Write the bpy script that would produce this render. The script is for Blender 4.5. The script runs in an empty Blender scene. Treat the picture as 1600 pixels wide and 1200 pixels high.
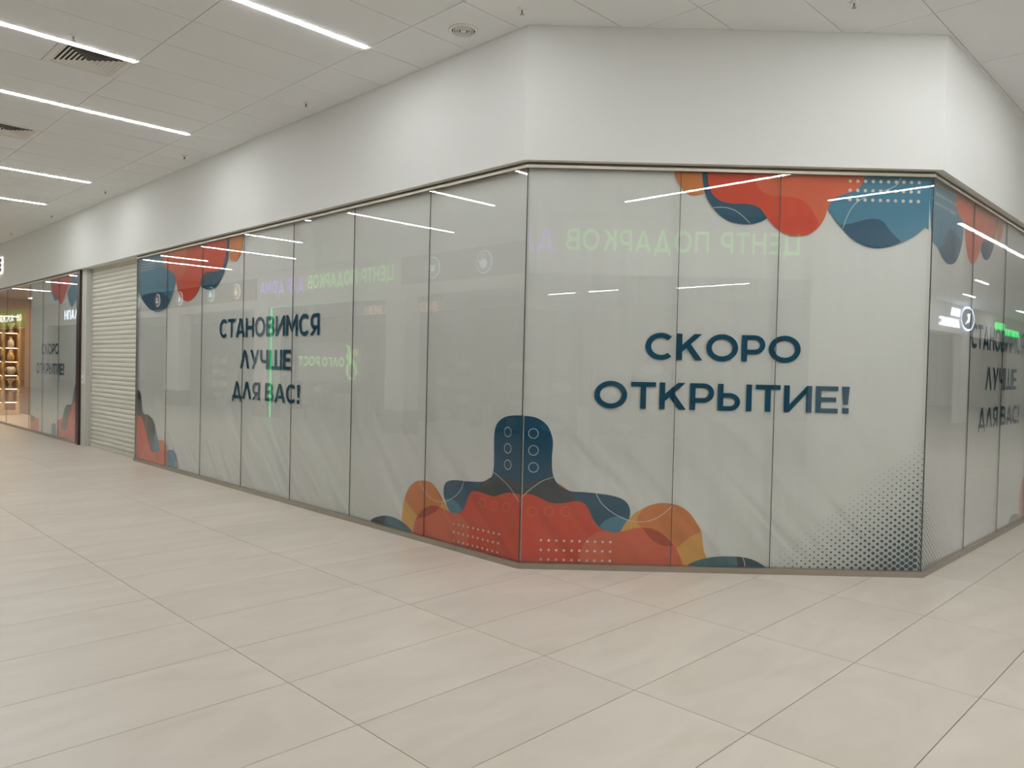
import bpy, bmesh, math, random
from mathutils import Matrix, Vector

random.seed(7)
R2 = math.sqrt(2.0)
# ------------------------------------------------------------------ camera, world, exposure
scene = bpy.context.scene
COL = scene.collection
EYE = 1.559
YAW, PITCH, ROLL = math.radians(44.81), math.radians(-1.11), math.radians(1.35)
fw = Vector((math.cos(YAW) * math.cos(PITCH), math.sin(YAW) * math.cos(PITCH), math.sin(PITCH)))
rt0 = Vector((math.sin(YAW), -math.cos(YAW), 0))
up0 = rt0.cross(fw)
rt = rt0 * math.cos(ROLL) + up0 * math.sin(ROLL)
upv = up0 * math.cos(ROLL) - rt0 * math.sin(ROLL)
cam_data = bpy.data.cameras.new('camera')
cam_data.sensor_width = 36.0
cam_data.lens = 36.0 * 1192.3 / 1600.0
cam_data.clip_start = 0.05
cam = bpy.data.objects.new('camera', cam_data)
COL.objects.link(cam)
cam.matrix_world = Matrix(((rt.x, upv.x, -fw.x, 0), (rt.y, upv.y, -fw.y, 0), (rt.z, upv.z, -fw.z, EYE), (0, 0, 0, 1)))
scene.camera = cam
world = bpy.data.worlds.new('world')
scene.world = world
world.use_nodes = True
world.node_tree.nodes['Background'].inputs[0].default_value = (1.0, 0.97, 0.92, 1)
world.node_tree.nodes['Background'].inputs[1].default_value = 0.12
vs = scene.view_settings
vs.view_transform = 'Standard'
vs.look = 'None'
vs.gamma = 1.0
vs.use_curve_mapping = False
vs.exposure = 0.08
scene.cycles.max_bounces = 7
scene.cycles.diffuse_bounces = 4
STRIP = 75.0            # brightness of the ceiling strip lights
STRIP_COL = (0.935, 0.967, 1.0)

# ------------------------------------------------------------------ main dimensions (metres)
AX = 4.2865                                   # glass plane of the long storefront (runs along y)
AB = Vector((4.2865, 4.1385))                 # glass corners
BW = 3.164
BC = Vector((AB.x + BW / R2, AB.y - BW / R2))
CY = BC.y
T8 = math.tan(math.pi / 8)
ZS = 3.170                                    # underside of the bulkhead
ZG = 3.127                                    # top of the glass
ZC = 4.196                                    # ceiling
SILL = 0.045
HO = 0.0668                                   # bulkhead stands this far proud of the glass
Y_END, X_END = 62.0, 50.0
Y_SH0, Y_SH1 = 12.5, 15.02                    # roller shutter opening
Y_JAMB, Y_POST = 15.28, 15.45
Y_FILM = 18.80
Y_A2 = 24.5
WX = -2.05                                    # opposite shop row
SY = -4.1
CH = -1.2                                     # opposite chamfer: x + y = CH

def cornAB(o): return (AB.x - o, AB.y - o * T8)     # o: metres outwards
def cornBC(o): return (BC.x - o * T8, BC.y - o)

# ------------------------------------------------------------------ helpers
def srgb(r, g, b):
    def f(c):
        c /= 255.0
        return c / 12.92 if c <= 0.04045 else ((c + 0.055) / 1.055) ** 2.4
    return (f(r), f(g), f(b), 1.0)

def newmat(name):
    m = bpy.data.materials.new(name)
    m.use_nodes = True
    nt = m.node_tree
    return m, nt, nt.nodes['Principled BSDF']

def N(nt, t, **kw):
    n = nt.nodes.new(t)
    for k, v in kw.items(): setattr(n, k, v)
    return n

def plain(name, col, rough=0.6, metal=0.0, spec=0.5, var=0.06, scale=3.0, bump=0.0, bscale=60.0, emit=None, estr=0.0):
    """procedural paint / metal / plastic: noise drives a slight colour variation and optional fine bump"""
    m, nt, b = newmat(name)
    tc = N(nt, 'ShaderNodeTexCoord')
    nz = N(nt, 'ShaderNodeTexNoise'); nz.inputs['Scale'].default_value = scale; nz.inputs['Detail'].default_value = 4
    nt.links.new(tc.outputs['Object'], nz.inputs['Vector'])
    mx = N(nt, 'ShaderNodeMix', data_type='RGBA')
    mx.inputs[6].default_value = tuple(c * (1 - var) for c in col[:3]) + (1,)
    mx.inputs[7].default_value = tuple(min(1, c * (1 + var)) for c in col[:3]) + (1,)
    nt.links.new(nz.outputs['Fac'], mx.inputs[0])
    nt.links.new(mx.outputs[2], b.inputs['Base Color'])
    b.inputs['Roughness'].default_value = rough
    b.inputs['Metallic'].default_value = metal
    b.inputs['Specular IOR Level'].default_value = spec
    if bump:
        n2 = N(nt, 'ShaderNodeTexNoise'); n2.inputs['Scale'].default_value = bscale
        nt.links.new(tc.outputs['Object'], n2.inputs['Vector'])
        bp = N(nt, 'ShaderNodeBump'); bp.inputs['Strength'].default_value = bump; bp.inputs['Distance'].default_value = 0.004
        nt.links.new(n2.outputs['Fac'], bp.inputs['Height']); nt.links.new(bp.outputs['Normal'], b.inputs['Normal'])
    if emit:
        b.inputs['Emission Color'].default_value = tuple(emit[:3]) + (1,)
        b.inputs['Emission Strength'].default_value = estr
    return m

def print_mat(name, col):
    """ink on a thin hanging fabric banner: soft folds as fine relief"""
    m, nt, b = newmat(name)
    tc = N(nt, 'ShaderNodeTexCoord')
    mp = N(nt, 'ShaderNodeMapping'); mp.vector_type = 'TEXTURE'; mp.inputs['Rotation'].default_value = (0, math.radians(48), 0); mp.inputs['Scale'].default_value = (3.2, 1, 0.55)
    nt.links.new(tc.outputs['Object'], mp.inputs['Vector'])
    nz = N(nt, 'ShaderNodeTexNoise'); nz.inputs['Scale'].default_value = 2.4; nz.inputs['Detail'].default_value = 1; nz.inputs['Distortion'].default_value = 0.4
    nt.links.new(mp.outputs['Vector'], nz.inputs['Vector'])
    mp2 = N(nt, 'ShaderNodeMapping'); mp2.inputs['Scale'].default_value = (3.0, 1, 0.35)
    nt.links.new(tc.outputs['Object'], mp2.inputs['Vector'])
    nz2 = N(nt, 'ShaderNodeTexNoise'); nz2.inputs['Scale'].default_value = 1.2; nz2.inputs['Detail'].default_value = 2
    nt.links.new(mp2.outputs['Vector'], nz2.inputs['Vector'])
    sx = N(nt, 'ShaderNodeSeparateXYZ'); nt.links.new(tc.outputs['Object'], sx.inputs[0])
    mr = N(nt, 'ShaderNodeMapRange'); mr.inputs[1].default_value = 1.5; mr.inputs[2].default_value = 0.1
    mr.inputs[3].default_value = 0.0; mr.inputs[4].default_value = 1.0
    nt.links.new(sx.outputs['Z'], mr.inputs[0])
    mul = N(nt, 'ShaderNodeMath', operation='MULTIPLY'); nt.links.new(nz.outputs['Fac'], mul.inputs[0]); nt.links.new(mr.outputs[0], mul.inputs[1])
    m2 = N(nt, 'ShaderNodeMath', operation='MULTIPLY'); m2.inputs[1].default_value = 0.45; nt.links.new(nz2.outputs['Fac'], m2.inputs[0])
    ad = N(nt, 'ShaderNodeMath', operation='ADD'); nt.links.new(mul.outputs[0], ad.inputs[0]); nt.links.new(m2.outputs[0], ad.inputs[1])
    bp = N(nt, 'ShaderNodeBump'); bp.inputs['Strength'].default_value = 0.9; bp.inputs['Distance'].default_value = 0.10
    nt.links.new(ad.outputs[0], bp.inputs['Height']); nt.links.new(bp.outputs['Normal'], b.inputs['Normal'])
    b.inputs['Base Color'].default_value = col
    b.inputs['Roughness'].default_value = 0.8
    b.inputs['Specular IOR Level'].default_value = 0.2
    return m

def glass_mat():
    """clear shop glass: straight transmission plus Fresnel reflection (Schlick) at each surface"""
    m = bpy.data.materials.new('shop_glass'); m.use_nodes = True
    nt = m.node_tree; nt.nodes.clear()
    out = N(nt, 'ShaderNodeOutputMaterial')
    geo = N(nt, 'ShaderNodeNewGeometry')
    dp = N(nt, 'ShaderNodeVectorMath', operation='DOT_PRODUCT')
    nt.links.new(geo.outputs['Normal'], dp.inputs[0]); nt.links.new(geo.outputs['Incoming'], dp.inputs[1])
    ab = N(nt, 'ShaderNodeMath', operation='ABSOLUTE'); nt.links.new(dp.outputs['Value'], ab.inputs[0])
    om = N(nt, 'ShaderNodeMath', operation='SUBTRACT'); om.inputs[0].default_value = 1.0; nt.links.new(ab.outputs[0], om.inputs[1])
    pw = N(nt, 'ShaderNodeMath', operation='POWER'); pw.inputs[1].default_value = 5.0; nt.links.new(om.outputs[0], pw.inputs[0])
    ma = N(nt, 'ShaderNodeMath', operation='MULTIPLY_ADD'); ma.inputs[1].default_value = 0.957; ma.inputs[2].default_value = 0.043
    nt.links.new(pw.outputs[0], ma.inputs[0])
    tr = N(nt, 'ShaderNodeBsdfTransparent'); tr.inputs[0].default_value = (0.985, 0.988, 0.982, 1)
    gl = N(nt, 'ShaderNodeBsdfGlossy'); gl.inputs['Roughness'].default_value = 0.0; gl.inputs['Color'].default_value = (1, 1, 1, 1)
    mx = N(nt, 'ShaderNodeMixShader')
    nt.links.new(ma.outputs[0], mx.inputs[0]); nt.links.new(tr.outputs[0], mx.inputs[1]); nt.links.new(gl.outputs[0], mx.inputs[2])
    nt.links.new(mx.outputs[0], out.inputs['Surface'])
    return m

def tile_mat():
    m, nt, b = newmat('floor_porcelain')
    tc = N(nt, 'ShaderNodeNewGeometry'); oi = N(nt, 'ShaderNodeObjectInfo')
    mp = N(nt, 'ShaderNodeMapping'); mp.inputs['Scale'].default_value = (1.0, 2.6, 1.0); mp.inputs['Rotation'].default_value = (0, 0, 0.5)
    nt.links.new(tc.outputs['Position'], mp.inputs['Vector'])
    cmb = N(nt, 'ShaderNodeVectorMath', operation='ADD')
    rnd = N(nt, 'ShaderNodeMath', operation='MULTIPLY'); rnd.inputs[1].default_value = 37.0
    nt.links.new(oi.outputs['Random'], rnd.inputs[0])
    nt.links.new(mp.outputs['Vector'], cmb.inputs[0]); nt.links.new(rnd.outputs[0], cmb.inputs[1])
    nz = N(nt, 'ShaderNodeTexNoise'); nz.inputs['Scale'].default_value = 1.3; nz.inputs['Detail'].default_value = 6; nz.inputs['Distortion'].default_value = 1.2
    nt.links.new(cmb.outputs[0], nz.inputs['Vector'])
    cr = N(nt, 'ShaderNodeValToRGB')
    cr.color_ramp.elements[0].position = 0.3; cr.color_ramp.elements[0].color = FLOOR_A
    cr.color_ramp.elements[1].position = 0.7; cr.color_ramp.elements[1].color = FLOOR_B
    nt.links.new(nz.outputs['Fac'], cr.inputs[0])
    hs = N(nt, 'ShaderNodeHueSaturation')
    mr = N(nt, 'ShaderNodeMapRange'); mr.inputs[3].default_value = 0.97; mr.inputs[4].default_value = 1.03
    nt.links.new(oi.outputs['Random'], mr.inputs[0]); nt.links.new(mr.outputs[0], hs.inputs['Value'])
    nt.links.new(cr.outputs[0], hs.inputs['Color']); nt.links.new(hs.outputs[0], b.inputs['Base Color'])
    b.inputs['Roughness'].default_value = 0.33
    b.inputs['Specular IOR Level'].default_value = 0.45
    return m

FLOOR_A = srgb(208, 197, 182); FLOOR_B = srgb(218, 208, 194)
M = {}
M['wall'] = plain('white_wall_paint', srgb(228, 227, 222), 0.85, var=0.015, scale=1.2, bump=0.05, bscale=180)
M['ceil'] = plain('ceiling_panel_white', srgb(241, 242, 242), 0.9, var=0.02, scale=2, bump=0.1, bscale=240)
M['grout'] = plain('dark_grout', srgb(120, 112, 102), 0.9)
M['shadow_gap'] = plain('ceiling_grid_grey', srgb(120, 117, 110), 0.9)
M['tile'] = tile_mat()
M['steel'] = plain('brushed_steel', srgb(178, 170, 156), 0.38, metal=0.85, var=0.08, scale=14)
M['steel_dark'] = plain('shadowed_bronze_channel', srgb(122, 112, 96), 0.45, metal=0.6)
M['silicone'] = plain('dark_silicone', srgb(70, 72, 68), 0.5)
M['glass'] = glass_mat()
M['led'] = plain('led_diffuser', (0.9, 0.9, 0.9, 1), 0.5, var=0.0, emit=STRIP_COL, estr=STRIP)
M['housing'] = plain('white_housing', srgb(225, 222, 216), 0.5)
M['shutter'] = plain('cream_shutter_paint', srgb(216, 212, 200), 0.45, var=0.02)
M['jamb'] = plain('white_jamb_paint', srgb(205, 203, 195), 0.55, var=0.02)
M['post'] = plain('dark_maroon_metal', srgb(52, 30, 30), 0.35, var=0.1)
M['grille'] = plain('grille_white', srgb(238, 236, 230), 0.6)
M['dark'] = plain('dark_duct', srgb(38, 37, 34), 0.9)
M['chrome'] = plain('chrome', srgb(200, 198, 192), 0.2, metal=1.0)
INK = dict(sheet=(223, 223, 218), red=(216, 74, 48), lightred=(218, 104, 72), orange=(214, 130, 70), yellow=(222, 166, 84),
           navy=(34, 84, 112), slate=(62, 72, 76), blue=(72, 132, 158), teal=(66, 112, 124), darkteal=(46, 78, 92), tealline=(40, 62, 72),
           rust=(178, 74, 48), line=(222, 222, 214), ringred=(226, 120, 80), text=(30, 82, 106), dots=(226, 214, 200), half=(52, 84, 96))
for k, c in INK.items(): M['ink_' + k] = print_mat('ink_' + k, srgb(*c))

def link(o, parent=None):
    COL.objects.link(o)
    if parent is not None: o.parent = parent
    return o

def mesh_obj(name, verts, faces, mat, parent=None, smooth=False):
    me = bpy.data.meshes.new(name)
    me.from_pydata([tuple(v) for v in verts], [], faces)
    me.validate(); me.update()
    if mat is not None: me.materials.append(mat)
    if smooth:
        for p in me.polygons: p.use_smooth = True
    return link(bpy.data.objects.new(name, me), parent)

def share(src, name, parent=None, loc=None, rz=None):
    o = bpy.data.objects.new(name, src.data)
    link(o, parent)
    if loc is not None: o.location = loc
    if rz is not None: o.rotation_euler = (0, 0, rz)
    return o

def tag(o, label, cat=None, group=None, kind=None):
    o['label'] = label
    if cat: o['category'] = cat
    if group: o['group'] = group
    if kind: o['kind'] = kind
    return o

def empty(name, loc=(0, 0, 0), rz=0.0):
    o = bpy.data.objects.new(name, None)
    o.empty_display_size = 0.1
    link(o); o.location = loc; o.rotation_euler = (0, 0, rz)
    return o

class MB:
    def __init__(s): s.v = []; s.f = []
    def box(s, x0, y0, z0, x1, y1, z1):
        b = len(s.v)
        s.v += [(x0, y0, z0), (x1, y0, z0), (x1, y1, z0), (x0, y1, z0), (x0, y0, z1), (x1, y0, z1), (x1, y1, z1), (x0, y1, z1)]
        s.f += [[b + i for i in q] for q in ((0, 3, 2, 1), (4, 5, 6, 7), (0, 1, 5, 4), (1, 2, 6, 5), (2, 3, 7, 6), (3, 0, 4, 7))]
        return s
    def prism(s, pts, z0, z1):
        n = len(pts); b = len(s.v)
        area = sum(pts[i][0] * pts[(i + 1) % n][1] - pts[(i + 1) % n][0] * pts[i][1] for i in range(n))
        if area < 0: pts = pts[::-1]
        s.v += [(p[0], p[1], z0) for p in pts] + [(p[0], p[1], z1) for p in pts]
        s.f.append([b + i for i in range(n)][::-1]); s.f.append([b + n + i for i in range(n)])
        for i in range(n):
            j = (i + 1) % n
            s.f.append([b + i, b + j, b + n + j, b + n + i])
        return s
    def lathe(s, prof, n=20, cx=0, cy=0, cz=0):
        b = len(s.v); m = len(prof)
        for r, z in prof:
            for k in range(n):
                a = 2 * math.pi * k / n
                s.v.append((cx + r * math.cos(a), cy + r * math.sin(a), cz + z))
        for i in range(m - 1):
            for k in range(n):
                k2 = (k + 1) % n
                s.f.append([b + i * n + k, b + i * n + k2, b + (i + 1) * n + k2, b + (i + 1) * n + k])
        s.f.append([b + k for k in range(n)][::-1]); s.f.append([b + (m - 1) * n + k for k in range(n)])
        return s
    def tube(s, pts, r, n=8):
        b = len(s.v); m = len(pts)
        pts = [Vector(p) for p in pts]
        for i, p in enumerate(pts):
            d = (pts[min(i + 1, m - 1)] - pts[max(i - 1, 0)]).normalized()
            a = d.orthogonal().normalized(); c = d.cross(a)
            for k in range(n):
                t = 2 * math.pi * k / n
                s.v.append(tuple(p + a * (r * math.cos(t)) + c * (r * math.sin(t))))
        for i in range(m - 1):
            for k in range(n):
                k2 = (k + 1) % n
                s.f.append([b + i * n + k, b + i * n + k2, b + (i + 1) * n + k2, b + (i + 1) * n + k])
        s.f.append([b + k for k in range(n)][::-1]); s.f.append([b + (m - 1) * n + k for k in range(n)])
        return s
    def obj(s, name, mat, parent=None, smooth=False): return mesh_obj(name, s.v, s.f, mat, parent, smooth)

def box(name, b, mat, parent=None): return MB().box(*b).obj(name, mat, parent)

def in_view(x, y, z, margin=0.06):
    d = Vector((x, y, z - EYE)); w = d.dot(fw)
    if w < 0.2: return None
    u = 1192.3 * d.dot(rt) / w; v = 1192.3 * d.dot(upv) / w
    if abs(u) < 800 * (1 + margin) and abs(v) < 600 * (1 + margin): return w
    return None

def in_unit(x, y):            # plan area of the closed corner unit and the shops behind its plane
    return x > AX + 0.1 and y > CY + 0.1 and x + y > AB.x + AB.y + 0.15

# ------------------------------------------------------------------ the setting: floor
def opp_side(x, y): return x < WX - 0.1 or y < SY - 0.1 or x + y < CH - 0.1
floor = box('floor', (-15, -17, -0.12, X_END, Y_END, -0.012), M['grout'])
tag(floor, 'beige porcelain tiled floor with fine dark joints', kind='structure')
TX, TY, GX, GY = 1.2, 0.6, 1.882, 2.165
tile_src = box('tile', (-TX / 2 + .002, -TY / 2 + .002, -0.012, TX / 2 - .002, TY / 2 - .002, 0.0), M['tile'], floor)
cells = []
for i in range(-14, 42):
    for j in range(-33, 101):
        x = GX + (i + .5) * TX; y = GY + (j + .5) * TY
        if x > X_END or y > Y_END or x < -15 or y < -17: continue
        if (x > AX + 1.3 and y > CY + 0.8 and x + y > AB.x + AB.y + 1.6 and not (x < 6 and 18 < y < 26)): continue
        w = in_view(x, y, 0)
        cells.append((0 if w else 1, w or math.hypot(x, y), x, y))
cells.sort()
rest = MB()
for n, (flag, w, x, y) in enumerate(cells):
    if n < 290 and flag == 0:
        o = tile_src if n == 0 else share(tile_src, 'tile', floor)
        o.location = (x, y, 0)
    else:
        rest.box(x - TX / 2 + .002, y - TY / 2 + .002, -0.012, x + TX / 2 - .002, y + TY / 2 - .002, 0.0)
o = rest.obj('far_tiles', M['tile'], floor); o['kind'] = 'stuff'

# ------------------------------------------------------------------ ceiling panels, strip lights, grilles
XE, YE = 3.64, 6.0                               # joint grid of the ceiling
LIGHTS = []                                      # (x of the start joint, y joint)
def strip(y, *xs):
    for x in xs: LIGHTS.append((x, y))
g = lambda k: XE + 1.2 * k
strip(5.4, g(-1)); strip(7.2, g(-2), g(-3)); strip(9.0, g(-1), g(-2), g(-3)); strip(11.4, g(-3), g(-4))
strip(12.6, g(-1), g(-2)); strip(15.0, g(-1), g(-2), g(-3)); strip(17.4, g(-3), g(-4)); strip(19.8, g(-3)); strip(21.0, g(-3), g(-4))
strip(24.0, g(-1), g(-2)); strip(27.0, g(-2), g(-3)); strip(30.0, g(-1), g(-3)); strip(34.2, g(-2), g(-3)); strip(39.0, g(-1), g(-2)); strip(45.0, g(-2), g(-3)); strip(52.2, g(-2), g(-1))
strip(3.6, g(-3), g(-1)); strip(1.8, g(-2), g(-1)); strip(0.6, g(0), g(2), g(3)); strip(1.2, g(1)); strip(-1.2, g(-2), g(-1), g(0)); strip(-3.0, g(0), g(1))  # positive-y rows: unseen, added to brighten the corner; negative-y rows: seen reflected
strip(0.0, g(6), g(9), g(10), g(11), g(12), g(15), g(19), g(25)); strip(-3.0, g(6), g(14), g(19), g(25)); strip(-1.8, g(8), g(16), g(22), g(30))
strip(-11.4, g(-11)); strip(-11.4, g(-9.5)); strip(-12.0, g(-7), g(-6)); 
GRILLES = [(g(-1.5), 7.2), (g(-1.5), 10.2)]
light_key = set((round(x, 2), round(y, 2)) for x, y in LIGHTS)
for x, y in list(light_key):
    if abs((x - XE) / 1.2 - round((x - XE) / 1.2)) > 0.1:      # a strip set across two cells
        light_key.add((round(x - .6, 2), y)); light_key.add((round(x + .6, 2), y))
ceiling = box('ceiling', (-15, -17, ZC + 0.06, X_END, Y_END, ZC + 0.16), M['shadow_gap'])
tag(ceiling, 'suspended ceiling of pale matt rectangular panels with faint joints', kind='structure')
panel_cache = {}
def panel(x0, y0, x1, y1, ind, restmb):
    w, h = round(x1 - x0, 4), round(y1 - y0, 4)
    if not ind:
        restmb.box(x0, y0, ZC, x1, y1, ZC + .015); return
    if (w, h) not in panel_cache:
        panel_cache[(w, h)] = o = box('ceiling_panel', (-w / 2, -h / 2, 0, w / 2, h / 2, .015), M['ceil'], ceiling)
    else: o = share(panel_cache[(w, h)], 'ceiling_panel', ceiling)
    o.location = ((x0 + x1) / 2, (y0 + y1) / 2, ZC)
pc = []
for i in range(-16, 39):
    for j in range(-39, 94):
        x0, y0 = XE + i * 1.2, YE + j * 0.6
        xc, yc = x0 + .6, y0 + .3
        if x0 < -15 or y0 < -17 or xc > X_END or yc > Y_END: continue
        if xc > AX + 1.3 and yc > CY + 0.8 and xc + yc > AB.x + AB.y + 1.6 and not (xc < 7 and 18 < yc < 27): continue
        w = in_view(xc, yc, ZC, 0.12)
        if w and (xc > AX + .7 and yc > CY + .4 and xc + yc > AB.x + AB.y + .8): w = None
        pc.append((0 if w else 1, w or math.hypot(xc, yc), x0, y0))
pc.sort()
restc = MB()
for n, (flag, w, x0, y0) in enumerate(pc):
    ga = .0025
    a, b, c, d = x0 + ga, y0 + ga, x0 + 1.2 - ga, y0 + .6 - ga
    if (round(x0, 2), round(y0, 2)) in light_key: b = y0 + .036
    if (round(x0, 2), round(y0 + .6, 2)) in light_key: d = y0 + .6 - .036
    ind = n < 285 and flag == 0
    cut = [q for q in GRILLES if abs(q[1] - y0) < .01 and x0 - .01 <= q[0] < x0 + 1.19]
    if cut:
        gx = cut[0][0]
        if gx - x0 > .1: panel(a, b, gx - ga, d, ind, restc)
        else: panel(gx + .6 + ga, b, c, d, ind, restc)
    else: panel(a, b, c, d, ind, restc)
o = restc.obj('far_panels', M['ceil'], ceiling); o['kind'] = 'stuff'

# strip lights
lh = box('housing', (0.001, -.034, 0, 1.199, .034, .05), M['housing'])
MBd = MB().box(.012, -.021, -.006, 1.188, .021, .002)
ld = MBd.obj('diffuser', M['led'])
first = True
SL = {(5.4, -1): 'single strip light ending near the round ceiling vent', (7.2, -2): 'strip light passing right in front of the square grille and a sprinkler',
      (9.0, -1): 'strip light joined end to end with another, the one nearer the long bulkhead', (9.0, -2): 'strip light joined end to end with another, the one by the two square grilles',
      (12.6, -1): 'strip light ending by the bulkhead above the roller shutter', (15.0, -1): 'strip light ending by the bulkhead above the dark maroon post'}
for x, y in LIGHTS:
    e = empty('strip_light', (x + .0, y, ZC + .002))
    if first:
        lh.parent = e; ld.parent = e; first = False
    else:
        share(lh, 'housing', e); share(ld, 'diffuser', e)
    if y < CH - x - .2 or x < WX - .2:
        tag(e, 'white linear strip light over the shop floor opposite, seen reflected in the glass', 'light', 'strip lights in the opposite shop')
    elif x > 6: tag(e, 'white linear strip light above the side passage right of the corner', 'light', 'strip lights over the side passage')  # also tags unseen strips added near the corner
    elif (round(y, 1), round((x - XE) / 1.2)) in SL: tag(e, SL[(round(y, 1), round((x - XE) / 1.2))], 'light', 'strip lights over the corridor')
    elif x < .1 or y > 16: tag(e, 'white linear strip light of the long corridor, out of direct view, most of these reflected in the left window', 'light', 'strip lights over the corridor')
    else: tag(e, 'glowing white linear strip light set flush in the corridor ceiling', 'light', 'strip lights over the corridor')  # also covers the unseen strips added overhead for more light

# square four-way grilles
def make_grille():
    e = empty('ceiling_grille')
    m = MB()
    for s0, s1 in ((.298, .262),):
        for q in range(4): pass
    def ring(mb, r0, z0, r1, z1, t=.006):
        b = len(mb.v)
        for r, z in ((r0, z0), (r1, z1), (r1 - t, z1), (r0 - t, z0)):
            mb.v += [(-r, -r, z), (r, -r, z), (r, r, z), (-r, r, z)]
        for k in range(4):
            for l in range(4):
                l2 = (l + 1) % 4; k2 = (k + 1) % 4
                mb.f.append([b + k * 4 + l, b + k * 4 + l2, b + k2 * 4 + l2, b + k2 * 4 + l])
    fr = MB(); ring(fr, .297, 0, .297, .012, .05); fr.obj('grille_frame', M['grille'], e)
    for k in range(7):
        lv = MB(); r = .245 - k * .034
        ring(lv, r, .002, r - .021, .011, .004); lv.obj('louvre', M['grille'], e)
    box('duct', (-.25, -.25, .046, .25, .25, .052), M['dark'], e)
    return e
def copy_tree(o, parent=None):
    c = o.copy(); COL.objects.link(c)
    if parent is not None: c.parent = parent
    for ch in list(o.children): copy_tree(ch, c)
    return c
gr = make_grille()
for k, (x, y) in enumerate(GRILLES):
    e = gr if k == 0 else copy_tree(gr)
    e.location = (x + .3, y + .3, ZC - .002)
    tag(e, 'square ventilation grille standing clear of the corridor strip lights', 'vent', 'square ceiling grilles')
tag(gr, 'square ventilation grille half hidden behind a corridor strip light', 'vent', 'square ceiling grilles')

# round vent
e = empty('round_vent', (3.95, 4.55, ZC - .001))
tag(e, 'small round ceiling vent with concentric rings near the corner of the bulkhead', 'vent')
def ann(r0, r1, z0, z1, n=36):
    m = MB(); b = 0
    for r, z in ((r0, z0), (r1, z0), (r1, z1), (r0, z1)):
        m.v += [(r * math.cos(2 * math.pi * k / n), r * math.sin(2 * math.pi * k / n), z) for k in range(n)]
    for q in range(4):
        for k in range(n):
            k2 = (k + 1) % n; q2 = (q + 1) % 4
            m.f.append([q * n + k, q * n + k2, q2 * n + k2, q2 * n + k])
    return m
ann(.092, .115, -.010, 0).obj('rim', M['grille'], e, True)
MB().lathe([(.092, -.002), (.092, 0)], 36).obj('duct', M['dark'], e)
for r in (.078, .060, .042): ann(r - .0055, r + .0045, -.011, -.003).obj('ring', M['grille'], e)
MB().lathe([(.024, -.012), (.024, -.003)], 24).obj('hub', M['grille'], e)

# sprinklers
def make_sprinkler():
    e = empty('sprinkler')
    MB().lathe([(.012, -.014), (.030, -.008), (.034, 0)], 20).obj('escutcheon', M['grille'], e, True)
    fr = MB().tube([(.008, 0, -.010), (.013, 0, -.024), (.003, 0, -.040)], .0025, 6).tube([(-.008, 0, -.010), (-.013, 0, -.024), (-.003, 0, -.040)], .0025, 6)
    fr.tube([(0, 0, -.012), (0, 0, -.040)], .004, 6)
    fr.obj('frame', M['steel_dark'], e)
    MB().lathe([(.016, -.044), (.016, -.041)], 16).obj('deflector', M['steel'], e)
    return e
sp0 = make_sprinkler()
SPR = [(4.0, 3.96, 'ceiling sprinkler head above the left corner of the bulkhead'), (5.49, 2.155, 'ceiling sprinkler head in front of the short angled bulkhead'),
       (1.885, 7.0, 'ceiling sprinkler head beside a square grille'), (3.98, 6.97, None), (3.97, 9.96, None), (3.97, 13.0, None), (3.98, 16.0, None), (3.98, 19.0, None)]
for k, (x, y, lab) in enumerate(SPR):
    e = sp0 if k == 0 else copy_tree(sp0)
    e.location = (x, y, ZC); e.rotation_euler = (0, 0, .6)
    tag(e, lab or 'small sprinkler head in the row along the long corridor bulkhead', 'sprinkler', 'ceiling sprinkler heads')

# ------------------------------------------------------------------ bulkheads and walls
iAB, iBC = cornAB(-.25), cornBC(-.25)
hAB, hBC = cornAB(HO), cornBC(HO)
w1 = MB().prism([hAB, (hAB[0], Y_END), (iAB[0], Y_END), iAB], ZS, ZC).box(AX, Y_A2, 0, iAB[0], Y_END, ZS).obj('wall_left', M['wall'])
tag(w1, 'long white bulkhead wall above the shutter and the left shop windows', kind='structure')
w2 = MB().prism([hAB, hBC, iBC, iAB], ZS, ZC).obj('wall_front', M['wall'])
tag(w2, 'short angled white bulkhead wall above the corner window', kind='structure')
w3 = MB().prism([hBC, (X_END, hBC[1]), (X_END, iBC[1]), iBC], ZS, ZC).box(BC.x + 1.17 * 6, CY, 0, X_END, iBC[1], ZS).obj('wall_right', M['wall'])
tag(w3, 'white bulkhead wall above the window right of the corner', kind='structure')
# far ends of both passages and the shop shell across the corridor
tag(box('wall_far_end', (-15, Y_END, 0, 12, Y_END + .2, ZC), M['wall']), 'white wall closing the far end of the long corridor', kind='structure')
tag(box('wall_side_end', (X_END, -17, 0, X_END + .2, CY + 3, ZC), M['wall']), 'white wall closing the far end of the side passage', kind='structure')
M['shopwall'] = plain('shop_interior_wall', srgb(112, 106, 97), 0.85)
tag(box('wall_shop_back', (-15.2, -17, 0, -15, Y_END, ZC), M['shopwall']), 'beige back wall of the shops across the corridor', kind='structure')
tag(box('wall_shop_side', (-15, -17.2, 0, X_END, -17, ZC), M['shopwall']), 'beige rear wall of the shops opposite the corner window', kind='structure')
c0 = (WX, CH - WX); c1 = (CH - SY, SY)                 # opposite chamfer ends
wo = MB().prism([c0, (WX, Y_END), (WX - .25, Y_END), (WX - .25, c0[1] - .1)], ZS, ZC)
for a, b in ((33.0, 37.0), (43.0, 47.5), (54.0, Y_END)): wo.box(WX - .25, a, 0, WX, b, ZS)
tag(wo.obj('wall_opposite', M['wall']), 'white bulkhead of the shop row across the long corridor', kind='structure')
tag(MB().prism([c0, (c0[0] - .25, c0[1] - .1), (c1[0] - .1, c1[1] - .25), c1], ZS, ZC).obj('wall_back', M['wall']), 'angled white bulkhead opposite the corner window, carrying the gift shop sign', kind='structure')
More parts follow.
